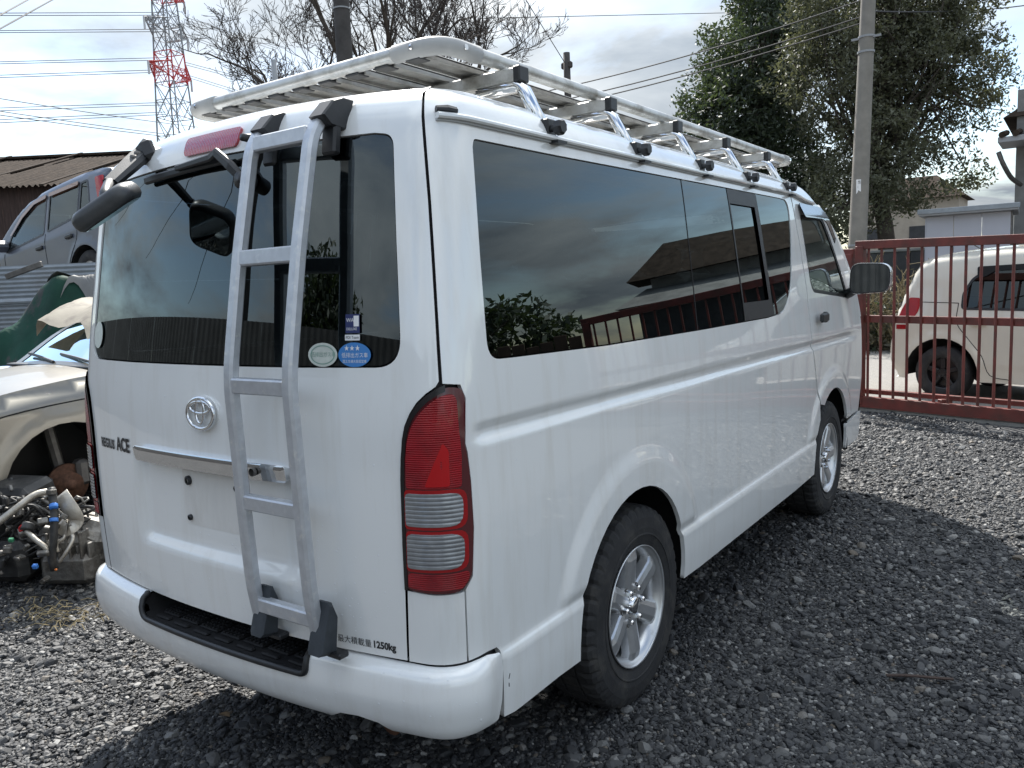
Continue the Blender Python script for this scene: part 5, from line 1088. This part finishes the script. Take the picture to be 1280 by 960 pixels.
def evergreen(base, label, lobes, trunk_pts, seed, leaf, n_clumps, per, clump, size, limb_n, group, trunk_r=.22, hollow=.35):
    """crown filled with leaf clumps inside a set of ellipsoid lobes, limbs reaching from the trunk to each clump region"""
    nr = np.random.default_rng(seed); base = np.array(base, float); t = thing('evergreen_tree', label, 'tree', base, 0, group)
    tp = smoothpath([np.array(q)-base for q in trunk_pts], 5); b = B(); b.add(*sweep(tp, circ(1., 10), (.013, .021, 1), scale=np.linspace(trunk_r, trunk_r*.35, len(tp)))); vol = np.array([l[1][0]*l[1][1]*l[1][2] for l in lobes]); cs = []
    for (c, r_), v in zip(lobes, vol/vol.sum()):
        k = int(n_clumps*v)+1; d = nr.normal(0, 1, (k, 3)); d /= np.linalg.norm(d, axis=1)[:, None]; d *= (hollow+(1-hollow)*nr.random((k, 1))**.45)*nr.uniform(.8, 1.12, (k, 1)); cs.append(np.array(c)-base+d*np.array(r_))
    cs = np.concatenate(cs)
    for i in nr.choice(len(cs), min(limb_n, len(cs)), replace=False):
        e = cs[i]; s = tp[min(len(tp)-1, int(len(tp)*nr.uniform(.35, .95)))]; m_ = (s+e)/2+np.array([0, 0, -.10*np.linalg.norm(e-s)])+nr.normal(0, .12, 3); q = smoothpath([s, m_, e], 4); b.add(*sweep(q, circ(1., 5), (.013, .021, 1), scale=np.linspace(trunk_r*.22, .010, len(q)), cap=False))
    b.build('trunk', 'bark', t, True); V, F = leaves(nr, cs, per, clump, size); leaf_obj('crown', V, F, leaf, t); return t
def L_(px, py, d, rx, ry, rz=None): return (at(px, py, d), (rx, ry, rz or rx))
g1 = at(925, 300, 24.); g1[2] = 0
evergreen(g1, 'dark dense evergreen tree behind the front of the roof rack', [L_(985, -10, 24., 1.9, 1.6, 1.5), L_(950, 75, 24., 2.0, 1.8, 1.5), L_(925, 150, 23.5, 1.75, 1.6, 1.4), L_(960, 215, 23.5, 2.2, 1.8, 1.6), L_(985, 275, 23., 2.0, 1.5, 1.2), L_(885, 125, 24., .9, .9, .8)], [g1, g1+np.array([.1, 0, 3.]), at(950, 90, 24.), at(975, -10, 24.)], 21, 'leaf_dark', 1100, 55, .42, .075, 60, 'evergreen trees behind the gate', .26)
g2 = at(1105, 330, 20.5); g2[2] = 0
evergreen(g2, 'big olive-green evergreen tree with spreading limbs behind the concrete pole', [L_(1060, 5, 20.5, 1.7, 1.5, 1.5), L_(1140, -10, 20.5, 1.8, 1.5, 1.4), L_(1040, 90, 20.3, 1.5, 1.4, 1.4), L_(1130, 80, 20.5, 1.9, 1.6, 1.4), L_(1205, 90, 20.5, 1.25, 1.2, 1.1), L_(1180, 20, 20.5, 1.4, 1.2, 1.0), L_(1080, 180, 20.2, 1.6, 1.3, 1.2), L_(1165, 170, 20.4, 1.3, 1.1, .8), L_(1060, 255, 20., 1.5, 1.2, 1.0), L_(1125, 245, 20.2, .95, .9, .7), L_(1205, 215, 20.4, .75, .7, .5), L_(1245, 135, 20.6, .6, .6, .45)],
          [g2, g2+np.array([.05, 0, 2.2]), at(1092, 200, 20.5), at(1105, 90, 20.5), at(1120, 0, 20.5)], 22, 'leaf_olive', 1500, 48, .34, .055, 160, 'evergreen trees behind the gate', .24, .25)
# bare trees behind the roof rack
def bare(px, py, d, height, seed, label, lean, depth=6, r0=.16, sp=.42):
    b0 = at(px, py, d); base = np.array([b0[0], b0[1], 0.]); rg = random.Random(seed); t = thing('bare_tree', label, 'tree', base, 0, 'bare trees behind the van'); segs = []; tips = []
    z0 = b0[2]-.9; segs.append((np.array([(0, 0, 0), (.02, 0, z0*.5), (0, .03, z0)]), np.array([r0*1.25, r0*1.1, r0])))
    for k in range(4): a = k*1.6+rg.random(); grow(rg, (0, .03, z0-.1*k), (math.cos(a)*.55+lean[0], math.sin(a)*.55+lean[1], .9), height*.36, r0*.62, depth, sp, .10, segs, tips, (2, 3), .74, .22, .0065)
    big = [s for s in segs if s[1][0] > .03]; small = [s for s in segs if s[1][0] <= .03]
    limbs_mesh(big).build('trunk', 'bark', t, True)
    if small: limbs_mesh(small).build('crown', 'twig_dark', t, True)
bare(470, 130, 22., 5.4, 4, 'bare tree with dark spreading limbs behind the dark wooden pole', (.05, .1), 7, .24)
bare(388, 140, 23., 4.6, 9, 'bare tree with fine drooping twigs left of the dark wooden pole', (-.25, .0), 7, .15, .5)
bare(555, 125, 22.5, 4.6, 15, 'bare tree with thin upright limbs above the corner of the roof rack', (.15, .0), 7, .17, .4)
# dry bushes behind the gate and a leafy one in the reflections
def bush(px, py, d, w_, h_, seed, leaf, label, n=420, per=10):
    b0 = at(px, py, d); base = np.array([b0[0], b0[1], 0.]); nr = np.random.default_rng(seed); t = thing('roadside_bush', label, 'bush', base, 0, 'bushes along the road'); rg = random.Random(seed); segs = []; tips = []
    for k in range(16): grow(rg, (rg.uniform(-w_*.6, w_*.6), rg.uniform(-.3, .3), 0), (rg.gauss(0, .4), rg.gauss(0, .4), 1), h_*.5, .018, 3, .6, .05, segs, tips, (2, 3), .75, .3, .005)
    limbs_mesh(segs).build('stems', 'straw', t); c = np.stack([nr.normal(0, w_*.5, n), nr.normal(0, .35, n), np.abs(nr.normal(0, h_*.33, n))], 1); V, F = leaves(nr, c, per, .16, .05); leaf_obj('foliage', V, F, leaf, t)
bush(1100, 440, 14.6, .9, 1.5, 31, 'leaf_bush', 'dry straggly bush across the road behind the gate post', 260, 7); bush(1045, 440, 15.2, .9, 1.5, 33, 'leaf_dark', 'dark leafy bush across the road hidden behind the van front'); bush(1170, 440, 14., 1.0, 1.2, 35, 'leaf_bush', 'low bush across the road behind the cream hatchback', 260, 7)
rbp = np.array([9.2, 9.6, 0]); evergreen(rbp, 'low dark evergreen bush beyond the board fence on the right', [((9.2, 9.6, 1.3), (1.6, 1.3, 1.1)), ((10.8, 8.6, 1.1), (1.4, 1.2, .9)), ((8.2, 10.8, 1.5), (1.2, 1.2, 1.2))], [rbp, rbp+np.array([0, 0, .8]), rbp+np.array([.1, 0, 1.8])], 41, 'leaf_dark', 350, 22, .34, .10, 20, 'bushes right of the yard', .1)
for k, (bx, by) in enumerate(((10.5, -14.), (5.5, -19.), (-9., -13.))):
    b0 = np.array([bx, by, 0.]); evergreen(b0, ('dark round evergreen tree behind the yard on the driver side', 'tall dark evergreen tree straight behind the yard', 'dark evergreen tree beyond the sheet wall pole')[k], [((bx, by, 3.2+.4*k), (2.2, 2.0, 1.7)), ((bx+.8, by+.3, 4.6), (1.5, 1.4, 1.2)), ((bx-1., by, 2.2), (1.6, 1.4, 1.1))], [b0, b0+np.array([0, 0, 1.6]), b0+np.array([.1, 0, 4.2])], 51+k, 'leaf_dark', 300, 22, .55, .14, 24, 'trees behind the yard', .2)

# ------------------------------------------------------------------ ground and gravel
mat('dirt_ground', (.055, .055, .055), .95, var=.45, vscale=50, dirt=(.12, .119, .115), dscale=34, dlo=.50, dhi=.68, bump=1., bscale=60)
gs = 600.
n_ = 100; xs = np.concatenate([[-gs], np.linspace(-14, 12, 131), [gs]]); ys = np.concatenate([[-gs], np.linspace(-8, 7.2, 77), [gs]])
XX, YY = np.meshgrid(xs, ys); rise = .012*np.sin(XX*2.1+.7*YY)*np.sin(YY*1.7)+.008*np.sin(XX*5+YY*3.1); rise *= (np.abs(XX) < 15)*(YY > -7)*(YY < 6.8)
V = np.stack([XX.ravel(), YY.ravel(), (rise-.016).ravel()], 1); nx_ = len(xs); F = [(j*nx_+i, j*nx_+i+1, (j+1)*nx_+i+1, (j+1)*nx_+i) for j in range(len(ys)-1) for i in range(nx_-1)]
g = mk('ground', V, F, 'dirt_ground', None, True); tag(g, kind='structure')
def gz(x, y): return .012*np.sin(x*2.1+.7*y)*np.sin(y*1.7)+.008*np.sin(x*5+y*3.1)-.016
# stones: a few variants scattered over the yard as one object
sm = bpy.data.materials.new('stone'); sm.use_nodes = True; t = sm.node_tree; bs = t.nodes['Principled BSDF']; bs.inputs['Roughness'].default_value = .62
oi = t.nodes.new('ShaderNodeObjectInfo'); cr = t.nodes.new('ShaderNodeValToRGB'); t.links.new(oi.outputs['Random'], cr.inputs[0]); els = cr.color_ramp.elements
stops = [(0, (.011, .012, .0135)), (.40, (.021, .022, .025)), (.66, (.044, .045, .047)), (.85, (.088, .087, .085)), (.955, (.19, .188, .18)), (.98, (.10, .078, .055)), (1, (.36, .355, .34))]
while len(els) < len(stops): els.new(.5)
for e, (p, c) in zip(els, stops): e.position = p; e.color = (*c, 1)
tcn = t.nodes.new('ShaderNodeTexCoord'); nz_ = noise_n(t, tcn.outputs['Object'], 3.5, 5, .6); mm = t.nodes.new('ShaderNodeMix'); mm.data_type = 'RGBA'; mm.blend_type = 'MULTIPLY'; mm.inputs[0].default_value = .6
t.links.new(cr.outputs[0], mm.inputs[6]); t.links.new(ramp_n(t, nz_, [(.3, .55), (.7, 1.25)]), mm.inputs[7]); t.links.new(mm.outputs[2], bs.inputs['Base Color'])
MAT['stone'] = sm
stc = bpy.data.collections.new('stone_shapes'); nr = np.random.default_rng(3)
for k in range(7):
    bm = bmesh.new(); bmesh.ops.create_icosphere(bm, subdivisions=2, radius=1.); dirs = nr.normal(0, 1, (9, 3)); dirs /= np.linalg.norm(dirs, axis=1)[:, None]; cutd = nr.uniform(.55, .9, 9); sc_ = np.array([1, nr.uniform(.65, .95), nr.uniform(.45, .75)])
    for v in bm.verts:
        p = np.array(v.co)
        for d, c in zip(dirs, cutd):
            e = p@d
            if e > c: p = p-d*(e-c)
        v.co = Vector(p*sc_*1.15)
    bmesh.ops.dissolve_degenerate(bm, dist=.02, edges=bm.edges); me = bpy.data.meshes.new('stone'); bm.to_mesh(me); bm.free(); me.materials.append(sm); o = bpy.data.objects.new('stone', me); stc.objects.link(o)
def field(n, box, dens):
    """random points in view of the yard, thinned with distance"""
    x = nr.uniform(box[0], box[1], n); y = nr.uniform(box[2], box[3], n); d = np.stack([x, y, 0*x], 1)-CAM; dep = d@CF; px_ = 640+FPX*(d@CR)/np.maximum(dep, .05); py_ = 480-FPX*(d@CU)/np.maximum(dep, .05)
    keep = (dep > .3) & (px_ > -260) & (px_ < 1540) & (py_ < 1250) & (nr.random(n) < dens(dep)); keep &= ~((np.abs(x) < .30) & (y > .9) & (y < 4.2))
    gl = (x-ga[0])*gdir[1]*-1+(y-ga[1])*gdir[0]; keep &= gl < .0
    return x[keep], y[keep], dep[keep]
x, y, dep = field(1900000, (-5.5, 4.5, -1.0, 7.9), lambda d: np.clip(1.25/(d/2.2)**1.5, .07, 1.))
size = np.exp(nr.normal(math.log(.0050), .50, len(x)))*(1+.10*np.clip(dep-3, 0, 4)); big = nr.random(len(x)) < .025; size[big] *= nr.uniform(1.4, 2.3, big.sum()); size = np.clip(size, .003, .032)
print('stones', len(x))
me = bpy.data.meshes.new('gravel'); me.vertices.add(len(x)); me.vertices.foreach_set('co', np.stack([x, y, gz(x, y)+size*.18], 1).ravel())
for nm, ty, data in (('size', 'FLOAT', size), ('turn', 'FLOAT_VECTOR', np.stack([nr.normal(0, .35, len(x)), nr.normal(0, .35, len(x)), nr.uniform(0, 6.28, len(x))], 1).ravel())):
    at_ = me.attributes.new(nm, ty, 'POINT'); at_.data.foreach_set('value' if ty == 'FLOAT' else 'vector', np.ascontiguousarray(data, dtype=np.float32))
gv = link(bpy.data.objects.new('gravel', me)); tag(gv, 'loose grey crushed-stone gravel covering the yard', 'gravel', kind='stuff')
ng = bpy.data.node_groups.new('scatter_stones', 'GeometryNodeTree'); ng.interface.new_socket('Geometry', in_out='INPUT', socket_type='NodeSocketGeometry'); ng.interface.new_socket('Geometry', in_out='OUTPUT', socket_type='NodeSocketGeometry')
gn = ng.nodes.new; gi = gn('NodeGroupInput'); go = gn('NodeGroupOutput'); m2p = gn('GeometryNodeMeshToPoints'); iop = gn('GeometryNodeInstanceOnPoints'); ci = gn('GeometryNodeCollectionInfo'); ci.inputs['Collection'].default_value = stc; ci.inputs['Separate Children'].default_value = True; ci.inputs['Reset Children'].default_value = True
a1_ = gn('GeometryNodeInputNamedAttribute'); a1_.data_type = 'FLOAT'; a1_.inputs[0].default_value = 'size'; a2_ = gn('GeometryNodeInputNamedAttribute'); a2_.data_type = 'FLOAT_VECTOR'; a2_.inputs[0].default_value = 'turn'
rv = gn('FunctionNodeRandomValue'); rv.data_type = 'INT'; rv.inputs[4].default_value = 0; rv.inputs[5].default_value = 6; gl_ = ng.links.new
gl_(gi.outputs[0], m2p.inputs[0]); gl_(m2p.outputs[0], iop.inputs['Points']); gl_(ci.outputs[0], iop.inputs['Instance']); iop.inputs['Pick Instance'].default_value = True; gl_(rv.outputs[2], iop.inputs['Instance Index']); gl_(a1_.outputs[0], iop.inputs['Scale']); gl_(a2_.outputs[0], iop.inputs['Rotation']); gl_(iop.outputs[0], go.inputs[0])
md = gv.modifiers.new('scatter', 'NODES'); md.node_group = ng

# ------------------------------------------------------------------ small things on the ground and marks on the van
def gpt(px, py): return on(px, py, 2, .0)
mat('dead_leaf', (.16, .10, .045), .8, var=.3, vscale=40)
lf = gpt(281, 898); V = np.array([(-.028, 0, .0), (-.012, .014, .004), (.010, .015, .006), (.030, 0, .002), (.010, -.014, .008), (-.012, -.012, .005)])+np.array([lf[0], lf[1], .012]); tag(mk('fallen_leaf', V, [(0, 4, 5), (0, 3, 4), (0, 1, 2, 3)], 'dead_leaf'), 'brown fallen leaf on the shaded gravel behind the bumper', 'leaf')
a = gpt(1108, 848); b = gpt(1192, 852); P_ = [a+(b-a)*t+np.array([0, .006*math.sin(t*5), .012]) for t in np.linspace(0, 1, 8)]; tag(B().add(*sweep(P_, rectsec(.014, .005))).build('metal_strip', 'strip_rust'), 'thin rusty strip lying flat on the shaded gravel', 'strip')
sb = B(); rs = random.Random(3)
for k in range(90):
    c = gpt(rs.gauss(70, 32), rs.gauss(772, 9)); t = rs.uniform(0, 6.28); L = rs.uniform(.03, .09); sb.add(*tube([c+np.array([-math.cos(t)*L/2, -math.sin(t)*L/2, .012]), c+np.array([0, 0, .022+.01*rs.random()]), c+np.array([math.cos(t)*L/2, math.sin(t)*L/2, .012])], .0018, 4))
tag(sb.build('dry_straw', 'straw'), 'scattered dry straw on the sunlit gravel beside the bumper', 'straw', kind='stuff')
# dried water drops on the tailgate, bumper and flank
nd = np.random.default_rng(8); V = []; F = []
def drop(fn, u, v, r_):
    e = 1e-3; p = fn(np.array(u), np.array(v), .0003); du = fn(np.array(u+e), np.array(v), 0.)-fn(np.array(u-e), np.array(v), 0.); dv = fn(np.array(u), np.array(v+e), 0.)-fn(np.array(u), np.array(v-e), 0.); du /= np.linalg.norm(du); dv /= np.linalg.norm(dv); n_ = np.cross(du, dv); k = len(V)
    for i in range(6): a_ = i*math.pi/3; V.append(p+r_*(du*math.cos(a_)+dv*math.sin(a_)*1.15))
    V.append(p+n_*r_*.5)
    for i in range(6): F.append((k+i, k+(i+1) % 6, k+6))
for _ in range(900):
    u = nd.uniform(-.69, .69); v = .55+abs(nd.normal(0, .33))
    if 1.26 < v < 1.845 and abs(u) < .725: continue
    if v < 1.93: drop(P, u, v, abs(nd.normal(0, .0010))+.0007)
for _ in range(260):
    u, v = nd.uniform(-.9, .9), nd.uniform(.37, .525)
    if not (-.41 < u < .43 and v > .45): drop(PB, u, v, abs(nd.normal(0, .0010))+.0007)
for _ in range(500):
    y = nd.uniform(.25, 3.9); v = nd.uniform(.55, 1.24); 
    if min(math.hypot(y-1., v-.38), math.hypot(y-3.6, v-.38)) > .42: drop(P, y+YO, v, abs(nd.normal(0, .0009))+.0006)
dm_ = mat('water_drop', (.88, .89, .90), .08, coat=1); o = mk('water_drops', np.array(V), F, 'water_drop', van, True); tag(o, kind='stuff')
# scuffs at the bumper joint
sc = B()
for (u, v, L, an, w_) in ((.982, .458, .014, 1.2, .0020), (.979, .435, .010, 1.5, .0024)):
    q = P(np.array([u-L/2*math.cos(an), u, u+L/2*math.cos(an)]), np.array([v-L/2*math.sin(an), v, v+L/2*math.sin(an)]), .0155); sc.add(*sweep(q, rectsec(w_, .001), up=(0, 0, 1) if abs(math.cos(an)) > .5 else (0, 1, 0)))
sc.build('scuff_marks', 'print_black', van)
